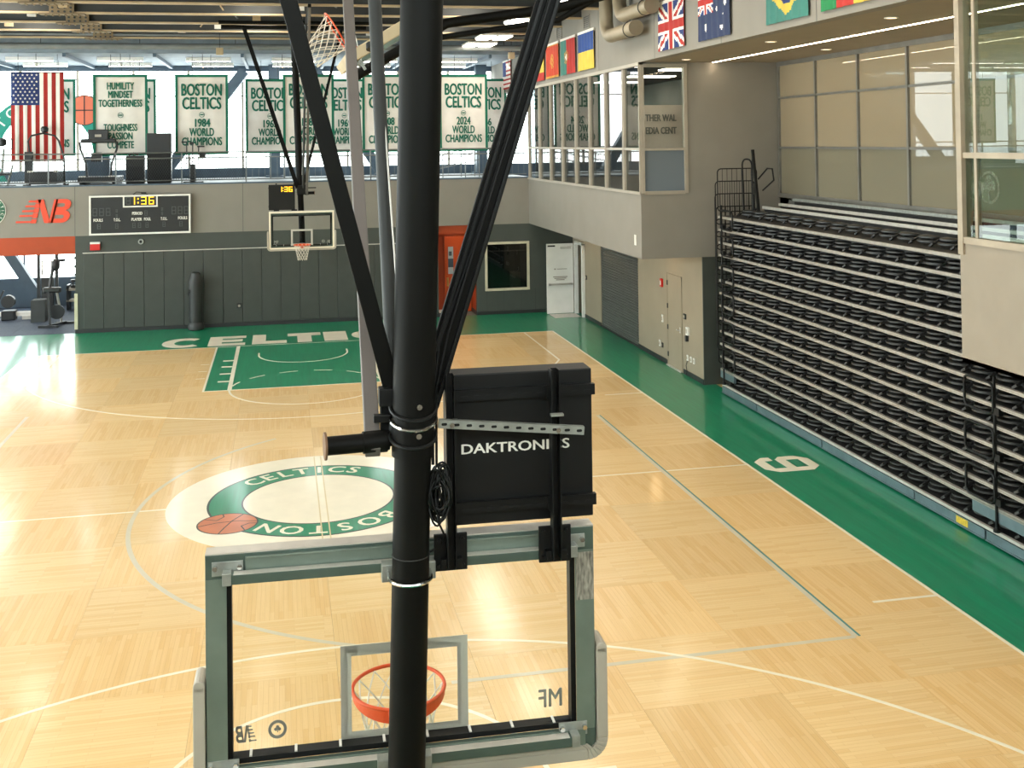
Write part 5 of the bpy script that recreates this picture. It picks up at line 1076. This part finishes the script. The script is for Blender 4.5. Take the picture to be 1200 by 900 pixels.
MB().box(-10.8, -8.9, 21.45, 21.6, .12, .26).build('rail', WHITEM, t); MB().prism(circ(-9.75, .62, .22, 20), XZ, 21.4, 21.6).build('flywheel', BKM, t); MB().box(-9.95, -9.5, 21.3, 21.7, .0, .32).build('housing', BKM, t, bevel=.03); MB().bar((-10.2, 21.5, .3), (-9.9, 21.5, 1.0), .05, .05).bar((-10.2, 21.5, .3), (-10.5, 21.5, .8), .04, .04).build('handle_arm', BKM, t); MB().box(-9.3, -8.95, 21.4, 21.65, 0, .12).build('foot', ALU, t)
tag(MB().box(-8.85, -8.4, 20.6, 21.1, 0, .72).box(-8.83, -8.42, 20.62, 21.08, .72, .74).build('plyo_box', mat('dark_foam_box', (62, 66, 66), .7)), 'dark square jump box on the gym floor beside the bike', 'box')
t = thing('spin_bike', 'black exercise bike with silver fork on the rubber floor by the opening', 'exercise bike', (-7.85, 19.6, 0))
MB().bar((-8.35, 19.35, .04), (-7.75, 19.3, .04), .1, .07).build('foot', BKM, t); MB().bar((-7.95, 20.1, .04), (-7.35, 20.05, .04), .1, .07).build('foot', BKM, t); MB().bar((-8.05, 19.33, .06), (-7.65, 20.07, .06), .08, .06).bar((-8.0, 19.4, .08), (-8.08, 19.5, 1.15), .07, .07).build('frame', BKM, t)
MB().tube([(-7.75, 19.9, .1), (-7.78, 19.8, .6), (-7.85, 19.7, 1.1)], .04, 8).build('fork', ALU, t); MB().prism(circ(-7.85, .45, .24, 20), XZ, 19.7, 19.76).build('flywheel', BKM, t)
MB().box(-8.25, -7.7, 19.5, 19.75, 1.1, 1.28).build('saddle', BKM, t, bevel=.05); MB().tube([(-8.05, 19.6, 1.2), (-8.0, 19.7, 1.7), (-7.9, 19.7, 2.2)], .05, 8).build('column', BKM, t); MB().lathe([(.05, -.2), (.13, -.1), (.13, .1), (.05, .2)], (-7.88, 19.72, 2.0), 12).build('air_tank', BKM, t, smooth=True)
t = thing('dumbbell_rack', 'low dark weight rack under the gym window by the wall corner', 'rack', (-7.6, 23.4, 0))
MB().box(-8.2, -7.0, 23.2, 23.7, .7, .78).box(-8.2, -7.0, 23.2, 23.7, .3, .36).build('shelf', MULL, t)
for x in (-8.15, -7.05): MB().box(x-.04, x+.04, 23.2, 23.7, 0, .9).build('upright', BKM, t)
for k in range(5): MB().lathe([(.08, 0), (.08, .1), (.03, .11), (.03, .2), (.08, .21), (.08, .3)], (-8.0+k*.22, 23.4, .78), 8).build('dumbbell', BKM, t)
t = thing('weight_pole', 'white upright rack with hanging hooks in front of the gym window', 'rack', (-7.35, 22.6, 0))
MB().box(-7.7, -7.62, 22.55, 22.65, 0, 2.5).box(-7.2, -7.12, 22.55, 22.65, 0, 2.5).box(-7.7, -7.12, 22.55, 22.65, 2.42, 2.5).build('frame', WHITEM, t)
for z in (1.9, 1.6, 1.3): MB().box(-7.8, -7.55, 22.5, 22.6, z, z+.08).box(-7.3, -7.02, 22.5, 22.6, z, z+.08).build('hook', BKM, t)
MB().box(-7.75, -7.07, 22.4, 22.8, 0, .05).build('base', BKM, t)
